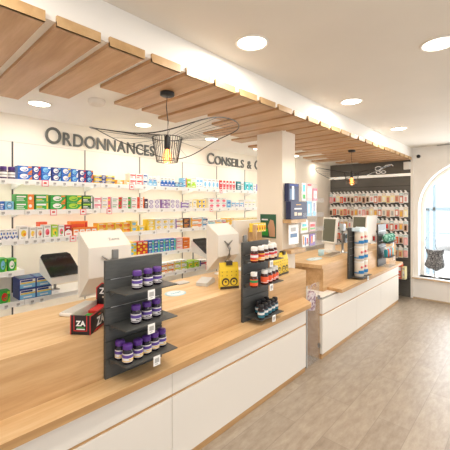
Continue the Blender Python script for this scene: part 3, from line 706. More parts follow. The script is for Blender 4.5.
TM = tub.mesh('paper_tub')
for i in range(2):
    for r in range(3):
        carton('paper_tub', TM, (4.20+i*.13, 1.578, .7006+r*.187), 'white tub with blue band, %s of the %s stack on the far counter' % (('bottom','middle','top')[r], ('left','right')[i]), 'tub', 'stacked white and blue tubs')
tl = MB(); tl.prism([(-.1,0),(.12,0),(.13,.02),(.05,.05),(-.02,.035),(-.09,.045)], 'y', -.05,.05, mat('leaflet_pale',(200,220,228),.5)); tl.build
o = tl.build('leaflet_pile', loc=(4.22,1.59,1.263)); tag(o, 'loose pale blue leaflets lying on top of the white tubs', 'leaflets')
stand(5.13, 'dark slatwall stand with green and orange items at the end of the far counter', (1.03,.82), w=.36, post=False)
gm = noise_mat('green_fuzz', (30,120,96), (160,214,196), (1,1,1), 30, .8, 2, .4, .6)
def blob(name, loc, r, mt, label, cat, sz=(1,1,1)):
    mb = MB(); prof = [(r*math.sin(PI*k/8)*(1+.12*math.sin(k*3)), -r*math.cos(PI*k/8)+r) for k in range(9)]; prof[0] = (.002,0); prof[-1] = (.002,2*r)
    mb.lathe(prof, mt, 14, M=Matrix.Diagonal((*sz,1))); o = mb.build(name, loc=loc); return tag(o, label, cat)
for i in range(3):
    blob('bath_puff', (5.20+i*.128, 1.555, 1.0306), .055, gm, 'green and white net bath puff on the end stand, %s from left' % ORD[i], 'bath puff', (1,1,1.2))['group'] = 'green bath puffs'
for i,(c,cn) in enumerate((('teal','teal'),('vermil','orange red'),('sky','pale blue'),('orange','orange'),('aqua','aqua'))):
    m_ = MB(); m_.lathe([(.02,0),(.026,.004),(.028,.09),(.02,.115),(.014,.12)], pc(c), 14); m_.lathe([(.016,.118),(.017,.142),(.001,.145)], pc('white'), 12)
    o = m_.build('tube_bottle', loc=(5.17+i*.068, 1.55, .8206)); tag(o, '%s small bottle on the lower tray of the end stand, %s from left' % (cn, ORD[i]), 'bottle', 'small coloured bottles on the end stand')
acc = MB(); acc.box(-.15,.15,-.04,-.036,0,.12,CLEAR); acc.box(-.15,.15,-.04,.1,0,.004,CLEAR); o = acc.build('acrylic_tray', loc=(5.32,1.54,.673)); tag(o,'clear acrylic tray at the foot of the end stand','tray')

# ================================================================ tills / monitors
BKP = mat('monitor_back', (226,220,210), .4); GRN = mat('grey_green_screen', (104,106,92), .25); LTX = mat('grey_text', (140,140,138), .5)
def till_mon(loc, label, wd, txt, tx):
    e = empty('till_monitor', loc, 0, label, 'monitor')
    hb = MB(); hb.prism([(.0,.482),(-.13,.392),(-.13,.20),(.0,.070)], 'x', 0, wd, BKP)
    add_text(hb, txt, .036, LTX, Matrix.Translation((tx,-.084,.4270))@Matrix.Rotation(math.atan2(.09,.13),4,'X'), .0004)
    hb.build('housing', e)
    MB().box(-.004,wd+.004,.0005,.018,.060,.488,BKP,bev=.004).build('bezel', e)
    s = MB(); s.box(.012,wd-.012,.0182,.0195,.08,.47,BLKGL); s.build('screen_face', e)
    a = MB(); a.tube([(wd*.45,-.12,.30),(wd*.45,-.155,.27),(wd*.45,-.15,.2),(wd*.5,-.07,.10)], .013, METAL, 8)
    a.tube([(wd*.45,-.14,.30),(wd*.45-.05,-.14,.335)], .006, METAL, 6); a.tube([(wd*.45,-.14,.30),(wd*.45+.05,-.14,.335)], .006, METAL, 6); a.build('arm', e)
    b = MB(); b.box(wd*.75-.07,wd*.75+.07,-.08,.06,0,.014, PLAST, bev=.004); b.tube([(wd*.75,-.06,.012),(wd*.75,-.06,.14)], .018, METAL, 8); b.build('foot', e)
    return e
till_mon((.935,2.15,.9325), 'white till monitor seen from behind, left of the purple jar stand', .30, 'Zams', .20)
till_mon((2.10,2.15,.9325), 'white till monitor seen from behind, above the large yellow pouch', .28, '', .15)
qd = empty('customer_display', (2.40,2.12,.9325), 0, 'wide white display back with small grey wordmark beside the middle monitor', 'display')
q_ = MB(); q_.box(.012,.44,-.02,.02,.28,.51,BKP,bev=.006); add_text(q_, 'Quantum', .034, LTX, Matrix.Translation((.33,-.0207,.455))@Matrix.Rotation(PI/2,4,'X'), .0004); q_.build('housing', qd)
q_ = MB(); q_.tube([(.22,.03,.01),(.22,.03,.34)], .016, METAL, 8); q_.box(.12,.32,-.05,.10,0,.012,PLAST,bev=.003); q_.build('foot', qd)
# mouse / payment things by the monitors
def card_reader(loc, rz, label):
    e = empty('card_reader', loc, rz, label, 'card reader')
    MB().prism([(-.09,0),(.09,0),(.09,.03),(.03,.05),(-.09,.026)], 'x', -.05, .05, mat('silver_plastic',(196,194,190),.3)).build('reader_body', e)
    MB().box(-.03,.03,-.07,0,.024,.027, BLKGL, M=Matrix.Rotation(.10,4,'X')).build('reader_screen', e)
    return e
sc = empty('keyboard', (.97,2.14,.9325), -.5, 'white flat keyboard base lying in front of the near monitor', 'keyboard')
MB().box(-.13,.13,-.09,.0,0,.02, PLAST, bev=.004).build('keyboard_body', sc)
k_ = MB(); [k_.box(-.12+.022*i,-.102+.022*i,-.085+.02*j,-.069+.02*j,.02,.024, mat('keycap',(214,212,206),.5)) for i in range(11) for j in range(4)]; k_.build('key_block', sc)
sc.location = (.885,2.13,.9325); sc.rotation_euler.z = .55
card_reader((1.93,2.0,.9325), -1.15, 'grey white card reader on the counter left of the yellow pouch')
o = MB().box(-.06,.06,-.04,.04,0,.012, mat('silver_plastic',(190,190,188),.3), bev=.004).build('card_terminal', loc=(1.80,2.16,.9325)); tag(o,'silver payment pad flat on the counter left of the card reader','payment pad')
# oval mats
def omat(x,y,rx,ry,label):
    mb = MB(); mb.lathe([(1,0),(1,.002),(.001,.0025)], mat('mat_blue',(196,222,228),.4), 36, M=Matrix.Diagonal((rx,ry,1,1)))
    mb.lathe([(.78,.0026),(.001,.003)], mat('mat_pale',(222,234,236),.4), 36, M=Matrix.Diagonal((rx,ry,1,1)))
    for k in range(5): mb.box(-.5*rx+.02*k,-.5*rx+.02*k+.012,-.01,.01,.003,.0034, mat('mat_print',(120,180,200),.5))
    o = mb.build('counter_mat', loc=(x,y,.9325)); return tag(o, label, 'counter mat')
omat(1.565,1.95,.085,.075,'pale blue oval change mat on the near counter right of the jar stand')
omat(3.70,1.93,.15,.07,'pale blue oval change mat on the near end of the far counter')

# ---- boxed bars display
bb = empty('snack_bar_box', (.772,1.645,.9328), .66, 'open black and red counter box printed ZAN beside the jar stand', 'display box')
BK = mat('box_black', (26,20,22), .4); RD = mat('box_red', (206,36,40), .4); WH = pc('white'); INN = mat('box_inner', (226,216,204), .6)
L_, Wd, Hh = .36, .108, .098
m_ = MB(); m_.box(0,L_,0,.004,0,Hh,BK); m_.box(0,L_,Wd-.004,Wd,0,Hh,BK); m_.box(0,.004,0,Wd,0,Hh,BK); m_.box(L_-.004,L_,0,Wd,0,Hh,BK); m_.box(0,L_,0,Wd,0,.004,BK)
m_.box(.004,L_-.004,Wd-.0045,Wd-.004,.004,Hh+.002,INN); m_.box(.0,L_,-.0012,-.0002,Hh-.004,Hh,RD); m_.poly([(.02,-.0014,.003),(L_,-.0014,.003),(L_,-.0014,.012),(.06,-.0014,.012)],RD)
m_.box(-.0012,-.0002,.0,.004,0,Hh,RD); m_.box(-.0012,-.0002,Wd-.004,Wd,0,Hh,RD)
# lower cut-out front with red outline
m_.box(-.0014,-.0004,.018,.022,.022,Hh,RD); m_.box(-.0014,-.0004,Wd-.022,Wd-.018,.022,Hh,RD); m_.box(-.0014,-.0004,.018,Wd-.018,.018,.022,RD)
t = m_; add_text(t, 'ZAN', .062, WH, Matrix.Translation((.13,-.0022,.024))@Matrix.Rotation(PI/2,4,'X'), .0004, bold=.002)
add_text(t, 'ZA', .036, WH, Matrix.Translation((-.0022,.052,.046))@Matrix.Rotation(-PI/2,4,'Z')@Matrix.Rotation(PI/2,4,'X'), .0004, bold=.0015)
t.box(-.0022,-.0014,.032,.072,.034,.038,pc('green')); t.box(-.0022,-.0014,.030,.074,.026,.031,WH); t.box(.08,.11,-.0022,-.0014,.076,.082,RD)
t.build('carton', bb)
bc = MB(); bc.prism([(0,.0),(Wd,.0),(Wd,.17),(Wd*.7,.20),(Wd*.3,.20),(0,.17)], 'x', L_-.08, L_-.076, RD)
bc.prism([(.006,.0),(Wd-.006,.0),(Wd-.006,.165),(Wd*.68,.193),(Wd*.32,.193),(.006,.165)], 'x', L_-.0812, L_-.080, BK)
add_text(bc, 'ZA', .05, WH, Matrix.Translation((L_-.0818,Wd/2,.135))@Matrix.Rotation(-PI/2,4,'Z')@Matrix.Rotation(PI/2,4,'X'), .0004, bold=.0015)
bc.box(L_-.082,L_-.0812,.04,.07,.11,.12,pc('beige')); bc.build('header_card', bb)
B0 = Matrix.Translation(bb.location)@Matrix.Rotation(.66,4,'Z')
bar = MB(); bar.box(-.009,.009,-.036,.036,0,.060, pc('green')); bar.poly([(-.0096,-.03,.03),(-.0096,.03,.03),(-.0096,.03,.045),(-.0096,-.03,.045)], WH); BG = bar.mesh('snack_bar')
bar = MB(); bar.box(-.009,.009,-.036,.036,0,.074, pc('red')); bar.poly([(-.0096,-.03,.03),(-.0096,.03,.03),(-.0096,.03,.045),(-.0096,-.03,.045)], WH); BR = bar.mesh('snack_bar')
for i in range(12):
    g_ = i < 6; o = bpy.data.objects.new('snack_bar', BG if g_ else BR); C.objects.link(o)
    o.location = B0@Vector((.022+.0205*i, Wd/2-.007, .006)); o.rotation_euler.z = .66
    tag(o, '%s wrapped bar standing in the black box, %s of its colour from the front' % ('green' if g_ else 'red', ORD[i%6]), 'snack bar', 'bars in the black box')

# ---- yellow pouches
YP = mat('pouch_yellow', (232,196,40), .4); YB = mat('pouch_brown', (64,50,30), .5); YD = mat('pouch_dark_gold', (150,116,30), .5)
def pouch(loc, rz, w, h, label, group=None):
    e = empty('yellow_pouch', loc, rz, label, 'pouch', group)
    m = MB(); prof = [(-.022,0),(.022,0),(.028,.02),(.022,h*.7),(.003,h),(-.003,h),(-.022,h*.7),(-.028,.02)]
    m.prism(prof, 'x', -w/2, w/2, YP); d = m; yy = -.0295
    d.box(-w/2,w/2,-.0292,-.027,0,h*.10,YB); d.box(-w*.16,w*.16,-.0238,.0238,h*.90,h+.012,YB)
    for s in (-1,1):
        d.poly([(s*w*.22+.26*w*math.cos(a)*.8, -.0296+.0, h*.27+.13*h*math.sin(a)*1.2) for a in [2*PI*k/16 for k in range(16)]], YB)
        d.poly([(s*w*.22+.18*w*math.cos(a)*.8, -.0302, h*.25+.09*h*math.sin(a)*1.2) for a in [2*PI*k/16 for k in range(16)]], YP)
        d.poly([(s*w*.22+.06*w*math.cos(a), -.0308, h*.28+.04*h*math.sin(a)) for a in [2*PI*k/10 for k in range(10)]], YB)
    for k in range(8): d.box(-w*.42+(k%4)*w*.25, -w*.42+(k%4)*w*.25+.008, -.0285, -.0268, h*(.5+.14*(k//4)), h*(.5+.14*(k//4))+.006, YD)
    d.build('bag', e); return e
pouch((1.955,1.765,.9328), -.5, .155, .205, 'yellow pouch with dark print leaning against the left side of the bottle stand')
pouch((2.57,1.735,.9328), .0, .12, .20, 'yellow pouch right of the bottle stand, first of two', 'yellow pouches right of the stand')
pouch((2.71,1.745,.9328), .0, .12, .205, 'yellow pouch right of the bottle stand, farther of two', 'yellow pouches right of the stand')
# wooden holder with yellow and green packs behind the bottle stand
wh = empty('wooden_holder', (2.62,1.96,.9328), 0, 'upright wooden holder with yellow and green packs behind the bottle stand', 'holder')
MB().box(-.13,-.11,-.06,-.02,0,.47,W_SLAT_END).build('side_board', wh); MB().box(-.11,.12,-.06,.05,.30,.315,W_SLAT_END).build('shelf', wh)
MB().box(.10,.12,-.06,.05,0,.30,W_SLAT_END).build('leg', wh); MB().box(-.11,.10,.04,.05,0,.44,W_SLAT_END).build('back_board', wh)
for i in range(5): carton('small_pack', carton_mesh(.038,.085,.05,'dot','yellow','orange','brown'), (2.53+.041*i,1.945,1.330), 'small yellow pack in the wooden holder, %s from left' % ORD[i], 'pack', 'yellow packs in the wooden holder')
for i in range(4): carton('small_pack', carton_mesh(.045,.085,.05,'bottom','white','green','forest'), (2.535+.05*i,1.885,1.155), 'small green and white pack low in the wooden holder, %s from left' % ORD[i], 'pack', 'green packs in the wooden holder')
o = MB().box(-.11,.10,-.06,.04,.205,.2215,W_SLAT_END).build('shelf', wh)
# green poster on the pillar
gp = MB(); gp.box(-.004,0,-.1,.1,-.125,.125, mat('poster_green',(40,92,66),.4))
gp.poly([(-.0046,-.09,-.11),(-.0046,-.02,-.11),(-.0046,-.0,.0),(-.0046,-.03,.07),(-.0046,-.07,.06),(-.0046,-.09,-.02)], mat('poster_skin',(196,150,116),.5))
gp.poly([(-.0046,.0,.06),(-.0046,.08,.06),(-.0046,.08,.075),(-.0046,.0,.075)], pc('white')); gp.poly([(-.0046,.0,-.1),(-.0046,.09,-.1),(-.0046,.09,-.03),(-.0046,.0,-.03)], pc('green'))
o = gp.build('poster', loc=(2.8795,2.035,1.37)); tag(o, 'green poster with a tan figure on the pillar side', 'poster')

# ================================================================ leaflet rack on the pillar
NAV = 0; YR = 1.855
rk = empty('leaflet_rack', (3.2,YR,1.1), 0, 'clear wall rack with wooden ledges holding leaflets on the pillar', 'rack')
MB().box(-.32,-.02,-.10,-.001,.31,.345,W_SLAT_END).build('wooden_ledge', rk); MB().box(-.32,-.03,-.10,-.001,.0,.035,W_SLAT_END).build('wooden_ledge', rk)
r_ = MB(); r_.box(-.06,.40,-.012,-.006,.0,.74,CLEAR)
for z in (.04,.20,.36,.52): r_.box(-.06,.42,-.09,-.086,z,z+.05,CLEAR); r_.box(-.06,.42,-.09,-.012,z,z+.003,CLEAR)
r_.build('clear_panel', rk)
def leaflet(x, z, w, h, cols, label, d=.02, y=YR-.07, name='leaflet', cat='leaflet', text=None):
    m = MB(); m.box(-w/2,w/2,0,d,0,h,pc(cols[0]))
    for i,(u0,u1,v0,v1,c) in enumerate(cols[1:]):
        m.poly([(-w/2+u0*w,-.0006-i*.0004,v0*h),(-w/2+u1*w,-.0006-i*.0004,v0*h),(-w/2+u1*w,-.0006-i*.0004,v1*h),(-w/2+u0*w,-.0006-i*.0004,v1*h)],pc(c))
    o = m.build(name, loc=(x,y,z)); return tag(o, label, cat)
leaflet(3.0,1.63,.20,.185,['ink',(.1,.6,.1,.7,'steel'),(.3,.5,.1,.9,'white'),(.1,.9,.85,.95,'navy')],'blue tall brochure box standing on the navy box',.05,YR-.06,'brochure_box','box')
leaflet(3.065,1.446,.33,.183,['ink',(.2,.65,.55,.63,'white'),(.2,.35,.2,.4,'beige'),(.4,.65,.2,.36,'beige'),(.3,.6,.8,.84,'gold')],'large navy box with pale print on the upper wooden ledge',.06,YR-.085,'brochure_box','box')
for nm,x,z,w,h,co,lb in (('a',3.19,1.64,.09,.19,['white',(.2,.8,.5,.9,'aqua'),(.2,.8,.1,.35,'green')],'white and green leaflet, top row of the pillar rack'),
    ('b',3.31,1.64,.11,.19,['rose',(.1,.9,.86,.96,'red'),(.2,.8,.4,.7,'white')],'pink leaflet with red heading, top row of the pillar rack'),
    ('c',3.44,1.64,.10,.14,['pink',(.15,.85,.2,.8,'white'),(.3,.7,.3,.6,'grey')],'small pink framed leaflet at the right of the top row'),
    ('d',3.30,1.47,.12,.165,['sky',(.3,.6,.2,.8,'white')],'light blue leaflet, middle row of the pillar rack'),
    ('e',3.42,1.47,.09,.165,['white',(.3,.6,.3,.9,'navy'),(.1,.9,0,.3,'sky')],'white leaflet with navy figure, middle row of the rack'),
    ('f',2.98,1.19,.19,.20,['white',(.15,.85,.35,.55,'steel'),(.2,.7,.65,.85,'grey')],'white leaflet with grey blue heading under the upper wooden ledge'),
    ('g',3.20,1.29,.15,.14,['white',(.1,.9,.2,.4,'lime'),(.2,.8,.5,.7,'aqua')],'white leaflet with green print, third row of the rack'),
    ('h',3.38,1.30,.13,.10,['rose',(.1,.9,.5,.8,'red'),(.1,.9,.2,.4,'green')],'leaflet with a red and green stripe, third row of the rack'),
    ('i',3.22,1.14,.13,.13,['white',(.1,.3,.2,.9,'orange'),(.4,.6,.1,.8,'blue'),(.7,.9,.2,.7,'red')],'leaflet with orange blue and red figures, bottom row of the rack'),
    ('j',3.38,1.14,.12,.13,['violet',(.2,.5,.2,.8,'orange'),(.6,.9,.3,.9,'white')],'violet and orange leaflet, bottom row of the rack')):
    leaflet(x,z,w,h,co,lb,.006)

# ================================================================ far counter monitors and card terminal
def pos(loc, rz, label, w=.30, h=.33, backw=.10):
    e = empty('till_monitor', loc, rz, label, 'monitor')
    R = Matrix.Translation((0,0,.12))@Matrix.Rotation(-.10,4,'X')
    MB().box(-w/2,w/2,-.02,.02,0,h,PLAST,M=R,bev=.008).build('screen_housing', e)
    s = MB(); s.box(-w/2+.02,w/2-.02,-.0215,-.0195,.025,h-.02,GRN,M=R); s.build('screen_face', e)
    b = MB(); b.prism([(-.10,0),(.10,0),(.10,.012),(.03,.03),(.03,.16),(.0,.16),(.0,.03),(-.10,.012)], 'x', -.09, .09, PLAST); b.build('foot', e)
    return e
pos((4.42,2.08,.9325), -1.95, 'white monitor with grey screen at the near end of the far counter', .27, .36)
pos((5.46,2.05,.9325), -1.8, 'white monitor with grey screen rising behind the white tubs', .26, .36)
pos((5.84,2.04,.9325), 3.0, 'white monitor with its back turned, right of the far grey screen', .46, .36)
def term(loc, label):
    e = empty('card_terminal', loc, 0, label, 'card terminal')
    m = MB(); m.lathe([(.06,0),(.06,.008),(.018,.014),(.016,.30),(.001,.302)], METAL, 16); m.build('pole', e)
    MB().box(-.035,.035,-.05,-.015,.14,.27,mat('terminal_grey',(96,98,98),.4),bev=.006).build('terminal_body', e)
    MB().box(-.04,.04,-.03,.03,.30,.40,mat('terminal_light',(176,184,188),.4),bev=.006).build('top_head', e)
    MB().box(-.026,.026,-.0525,-.049,.20,.255,BLKGL).build('terminal_screen', e)
    return e
term((4.46,1.90,.9325), 'grey card terminal on a pole between the two far monitors')
kb = empty('keyboard', (4.12,1.90,.9325), .1, 'beige keyboard on the far counter under the first monitor', 'keyboard')
MB().box(-.19,.19,-.06,.06,0,.016,mat('kb_beige',(200,184,160),.5),bev=.004).build('keyboard_body', kb)
kk = MB(); [kk.box(-.18+.03*i,-.155+.03*i,-.05+.026*j,-.03+.026*j,.016,.02,mat('keycap2',(150,134,112),.5)) for i in range(12) for j in range(4)]; kk.build('key_block', kb)
o = MB().lathe([(.03,0),(.036,.004),(.038,.08),(.034,.08),(.001,.076)], mat('mug_pale_blue',(176,206,212),.4), 18).build('cup', loc=(3.98,1.98,.9325)); tag(o,'pale blue cup beside the first far monitor','cup')
dk = MB(); dk.box(-.10,.10,-.05,.05,0,.02,BLACK,bev=.004); dk.box(-.09,-.08,-.04,.04,.02,.23,BLACK); dk.box(.08,.09,-.04,.04,.02,.23,BLACK); dk.box(-.08,.08,.03,.04,.02,.2,DARKW)
o = dk.build('product_rack', loc=(4.86,1.78,.9325)); tag(o,'black open product rack between the tubs stand and the end stand','rack')

# ================================================================ pendant lamps
BW = mat('black_wire', (30,27,25), .45)
BULB = mat('bulb_glow', (255,190,110), .3, emit=(255,150,60), es=14); BGL = mat('amber_bulb_glass', (255,190,120), .1, alpha=.35, emit=(255,140,50), es=.6)
def pendant(loc, label):
    e = empty('pendant_lamp', loc, 0, label, 'pendant lamp')
    MB().lathe([(.046,0),(.048,-.004),(.048,-.022),(.042,-.026),(.001,-.027)], BW, 28).build('canopy', e)
    cd = MB(); cd.tube([(0,0,-.02),(-.004,.004,-.10),(.004,-.004,-.20),(0,0,-.305)], .003, BW, 6); cd.build('cord', e)
    MB().lathe([(.006,-.29),(.019,-.30),(.021,-.375),(.017,-.385),(.001,-.386)], BW, 18).build('socket', e)
    b = MB(); b.lathe([(.012,-.378),(.022,-.40),(.032,-.43),(.034,-.45),(.026,-.472),(.010,-.482),(.001,-.483)], BGL, 18); bl = b.build('bulb', e)
    f_ = MB(); [f_.tube([(.006*math.cos(a),.006*math.sin(a),-.385),(.014*math.cos(a),.014*math.sin(a),-.43),(.006*math.cos(a),.006*math.sin(a),-.46)], .0022, BULB, 5) for a in (0,1.57,3.14,4.71)]; f_.build('filament', bl)
    top, bot, rt, rb = -.309, -.470, .100, .070
    cg = MB(); n = 34
    for (r,z) in ((rt,top),(rb,bot)): cg.tube([(r*math.cos(2*PI*k/36), r*math.sin(2*PI*k/36), z) for k in range(36)], .0028, BW, 6, True)
    for k in range(n):
        a = 2*PI*k/n; cg.tube([(rt*math.cos(a),rt*math.sin(a),top),(rb*math.cos(a),rb*math.sin(a),bot)], .0021, BW, 5)
    cg.build('cage_shade', e)
    rg = MB(); yaw = math.radians(42.7); R0 = .485
    # slightly warped large hoop with radiating wires
    OFF = [-.234,-.250,-.384,-.300,-.247,-.325,-.379,-.259]   # height below the canopy every 45 degrees, from the right of the photograph
    def rim(a):
        t = ((a-(yaw-PI/2)) % (2*PI))/(PI/4); i = int(t) % 8; u = t-int(t)
        p0,p1,p2,p3 = OFF[i-1],OFF[i],OFF[(i+1)%8],OFF[(i+2)%8]
        z = .5*((2*p1)+(-p0+p2)*u+(2*p0-5*p1+4*p2-p3)*u*u+(-p0+3*p1-3*p2+p3)*u**3)
        return (R0*math.cos(a), R0*math.sin(a), z)
    rg.tube([rim(2*PI*k/72) for k in range(72)], .0034, BW, 6, True)
    rg.build('outer_hoop', e)
    sp = MB()
    for k in range(26):
        a = 2*PI*k/26; p1 = (rt*math.cos(a), rt*math.sin(a), top); sp.tube([p1, rim(a+.10*math.sin(3*a))], .0013, BW, 4)
    sp.build('hoop_wires', e)
    l = bpy.data.lights.new('bulb', 'POINT'); l.energy = 2.2; l.color = (1,.62,.3); l.shadow_soft_size = .03
    lo = bpy.data.objects.new('bulb_lamp', l); C.objects.link(lo); lo.location = (0,0,-.50); lo.parent = e
pendant((1.375,1.80,2.357), 'black wire cage pendant lamp with a wide wire hoop above the near counter')
pendant((4.60,1.83,2.357), 'black wire pendant lamp with wide hoop over the far counter')

# ================================================================ hanging packs on the dark wall
PK = {}
def pack_mesh(w, h, c1, c2, c3):
    k = (w,h,c1,c2,c3)
    if k in PK: return PK[k]
    m = MB(); m.prism([(-w/2,0),(w/2,0),(w/2,h*.86),(w*.2,h*.90),(w*.2,h),(-w*.2,h),(-w*.2,h*.90),(-w/2,h*.86)], 'y', 0, .012, pc('white'))
    def R(u0,u1,v0,v1,c,y): m.poly([(u0*w,y,v0*h),(u1*w,y,v0*h),(u1*w,y,v1*h),(u0*w,y,v1*h)], pc(c))
    R(-.46,.46,.04,.62,c1,-.0006); R(-.46,.46,.64,.82,c3,-.0006); m.box(-w*.22,w*.22,-.014,0,h*.12,h*.5,pc(c2)); R(-.3,.3,.69,.75,'white',-.0012)
    PK[k] = m.mesh('hanging_pack'); return PK[k]
PCOL = [('ppink','rose','pteal'),('ptan','pbrick','white'),('pcream','grey','white'),('beige','brown','white'),('pbrick','white','pteal'),('pgrey','red','white'),('beige','pbrick','grey'),
        ('ptan','gold','white'),('vermil','ptan','white'),('white','ppink','grey'),('ptan','brown','pteal'),('pyel','pbrick','white'),('cream','white','beige')]
CN = dict(ppink='dusty pink', ptan='tan', pcream='off white', white='white', beige='beige', pbrick='brick red', pgrey='light grey', vermil='orange red', pyel='pale yellow', cream='cream')
HK = MB(); HK.tube([(0,0,0),(0,-.11,0),(0,-.115,.008)], .0025, METAL, 5); HK.box(-.012,.012,-.118,-.114,-.012,.012,pc('white')); HKM = HK.mesh('hook')
def pegrow(z, h, w, y0, y1, n, rn):
    for i in range(n):
        y = y0+(y1-y0)*(i+.5)/n; c = PCOL[(i*5+rn*3+int(i*i*.7)) % len(PCOL)]
        o = bpy.data.objects.new('hanging_pack', pack_mesh(w, h*(1,.94,.9)[i%3], *c)); C.objects.link(o)
        hh = h*(1,.94,.9)[i%3]
        o.rotation_euler.z = -PI/2; o.location = (XW-.105, y, z-hh-.002)
        tag(o, '%s hanging product pack, %s from left in the %s row of the dark wall' % (CN[c[0]], ORD[i], ORD[rn]), 'product pack', 'packs hanging on the dark wall')
        q = bpy.data.objects.new('display_hook', HKM); C.objects.link(q); q.rotation_euler.z = -PI/2; q.location = (XW-.026, y, z)
        tag(q, 'metal hook with white ticket, %s from left in the %s row of the dark wall' % (ORD[i], ORD[rn]), 'hook', 'display hooks on the dark wall')
for q_,(z_,n_) in enumerate(((1.83,20),(1.585,20),(1.345,19),(1.115,19),(.885,18))): pegrow(z_, .215, .069, 2.93, 1.52, n_, q_)
# lower shelf of paperback sized boxes
for lv,(z,hh) in ((1,(.33,.0)),):
    s = MB().box(XW-.22, XW-.027, 1.50 if False else 1.502, 2.0, z-.012, z, BLACK).build('pegboard_shelf'); tag(s, 'black shelf low on the dark wall by the counter end', 'shelf')
    for i in range(8):
        c = ['beige','vermil','cream','brown','rose','red','beige','peach'][(i+3*lv)%8]
        carton('product_box', carton_mesh(.05,(.25,.21,.27)[i%3] if lv else (.12,.10)[i%2],.12,('text','dot','band')[i%3],c,'white','grey'), (XW-.21, 1.97-.058*i, z+.0006), 'upright %s box, %s from left on the low black shelf' % (c if c != 'vermil' else 'orange red', ORD[i]), 'box', 'boxes on the low black shelves', -PI/2)

# ================================================================ window display and the street outside
bs = empty('bodice_form', (XW+.09,1.165,AZ0), 0, 'speckled black and white strapped bodice form standing in the arched window', 'bodice')
BM = noise_mat('speckle_cloth', (58,60,64), (190,190,190), (1,1,1), 90, .8, 1, .50, .60)
secs = [(.095,.045,.03),(.115,.10,.05),(.15,.155,.065),(.20,.170,.07),(.26,.158,.065),(.33,.135,.055),(.39,.128,.055),(.44,.150,.055),(.47,.165,.045)]
m_ = MB(); n = 22; vs = []; fs = []
for z,ry,rx in secs:
    for k in range(n):
        a = 2*PI*k/n; dz = .05*abs(math.sin(a))**5 if z > .46 else (.02*math.sin(a) if z < .1 else 0)
        vs.append((rx*math.cos(a), ry*math.sin(a)+.01*math.sin(z*14), z+dz))
for i in range(len(secs)-1):
    for k in range(n): fs.append((i*n+k,i*n+(k+1)%n,(i+1)*n+(k+1)%n,(i+1)*n+k))
m_.add(vs, fs, BM, True); m_.poly([vs[k] for k in range(n-1,-1,-1)], BM); m_.poly([vs[(len(secs)-1)*n+k] for k in range(n)], BM); m_.build('bodice_cloth', bs); bs.scale = (.86,.86,.86); bs.location.z += .045; MB().lathe([(.06,-.0515),(.06,-.044),(.01,-.036),(.01,.02)], METAL, 16).build('base_plate', bs)
for s in (-.10,.02):
    st = MB(); st.tube([(0,s+.055,.47),(-.01,s+.085,.56),(-.01,s+.09,.66),(0,s+.05,.71)] if s < 0 else [(0,s+.13,.47),(-.01,s+.15,.58),(0,s+.14,.68),(0,s+.12,.73)], .0045 if s < 0 else .0055, BLACK, 6); 
    st.build('strap', bs)
MB().lathe([(.05,0),(.05,.006),(.008,.012),(.008,.10)], METAL, 16).build('stand', bs)

GR = noise_mat('pale_paving', (226,224,220), (240,240,238), (1,1,1), 3, .9)
struct('ground', MB().box(XW+.3, 40, -14, 14, -.2, -.10, GR))
wb = empty('street_building', (20,3,-.1), 0, 'pale blown out building across the street seen through the arched window', 'building')
FAC = noise_mat('pale_facade', (244,246,248), (250,250,250), (1,1,1), 1, .9)
MB().box(0,4,-9,9,0,7,FAC).build('facade', wb)
for i in range(5):
    for j in range(2): MB().box(-.03,0,-7+3*i,-5.8+3*i,1+3*j,2.6+3*j, mat('far_window',(222,228,232),.2)).build('window', wb)
PB = mat('pale_blue_metal', (150,178,196), .5)
rl = empty('street_railing', (9,1.3,-.1), 0, 'pale blue grey posts and crossbar outside the window', 'railing')
for y in (.47,): MB().box(-.03,.03,y-.035,y+.035,0,1.60,PB).build('post', rl)
MB().box(-.03,.03,.31,.37,0,2.18,PB).build('tall_post', rl)
MB().box(-.03,.03,-1.8,.6,1.55,1.63,PB).build('crossbar', rl); MB().box(-.02,.02,-1.8,.6,1.02,1.04,PB).build('lower_rail', rl)
cr = empty('parked_car', (15,.4,-.1), PI/2, 'blurred pale car parked across the street', 'car')
cb = MB(); cb.prism([(-2,.3),(2,.3),(2.05,.7),(1.2,.85),(.7,1.35),(-1.0,1.38),(-1.7,.9),(-2.05,.8)], 'y', -.8, .8, mat('car_paint',(214,220,226),.3)); cb.build('body', cr)
cw = MB(); cw.prism([(-.95,.92),(.95,.92),(.6,1.28),(-.85,1.3)], 'y', -.81, .81, mat('car_glass',(120,150,166),.2)); cw.build('side_window', cr)
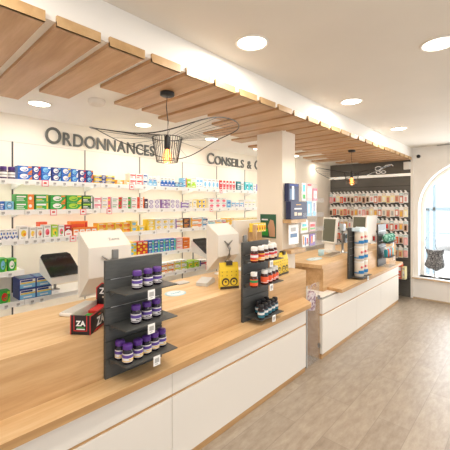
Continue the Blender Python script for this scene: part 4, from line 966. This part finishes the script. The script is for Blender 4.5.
for x in (-1.25,1.25):
    MB().lathe([(.32,-.1),(.32,.1)], mat('tyre',(70,72,76),.7), 20, M=Matrix.Translation((x,.8,.32))@Matrix.Rotation(PI/2,4,'X')).build('wheel', cr)
    MB().lathe([(.32,-.1),(.32,.1)], mat('tyre',(70,72,76),.7), 20, M=Matrix.Translation((x,-.8,.32))@Matrix.Rotation(PI/2,4,'X')).build('wheel', cr)

# ================================================================ light, world, camera
w = bpy.data.worlds.new('world'); bpy.context.scene.world = w; w.use_nodes = True
bg = w.node_tree.nodes['Background']; bg.inputs[0].default_value = (.97,.98,1,1); bg.inputs[1].default_value = 1.15
def shelf_fill_lamps():
    for lv, x0, x1, e_ in ((1,.2,4.6,5.5),(2,.2,4.6,5.5),(3,.2,4.6,5.5),(4,1.5,2.6,1.5),(5,.2,3.3,3)):
        o = area('shelf_fill', ((x0+x1)/2, 3.08, SZ[lv]-.021), (.35,0,0), x1-x0, .03, e_, (1,.93,.82))  # added fill lamps, no real fittings; they brighten the wall behind the products
def area(name, loc, rot, sx, sy, en, col):
    l = bpy.data.lights.new(name, 'AREA'); l.shape = 'RECTANGLE'; l.size = sx; l.size_y = sy; l.energy = en; l.color = col
    o = bpy.data.objects.new(name, l); C.objects.link(o); o.location = loc; o.rotation_euler = rot; return o
area('window_daylight', (XW+.5,AYc,1.3), (0,PI/2,0), 1.8, 1.5, 80, (.95,.98,1))
area('shopfront_daylight', (2.2,-2.5,1.4), (-PI/2,0,0), 7, 2.2, 165, (1,.98,.95))

shelf_fill_lamps()
su = bpy.data.lights.new('sun', 'SUN'); su.energy = 3.5; su.angle = .2; so = bpy.data.objects.new('sun', su); C.objects.link(so); so.rotation_euler = (.5,-.5,0)
sc_ = bpy.context.scene
sc_.view_settings.view_transform = 'Standard'; sc_.view_settings.exposure = -0.05
cam = bpy.data.cameras.new('camera'); co = bpy.data.objects.new('camera', cam); C.objects.link(co)
cam.sensor_width = 36; cam.lens = 36*330.03/450; cam.shift_y = -20.71/450; cam.clip_start = .05
co.location = (0,0,1.6); co.rotation_euler = (PI/2, 0, math.radians(42.6955-90))
sc_.camera = co
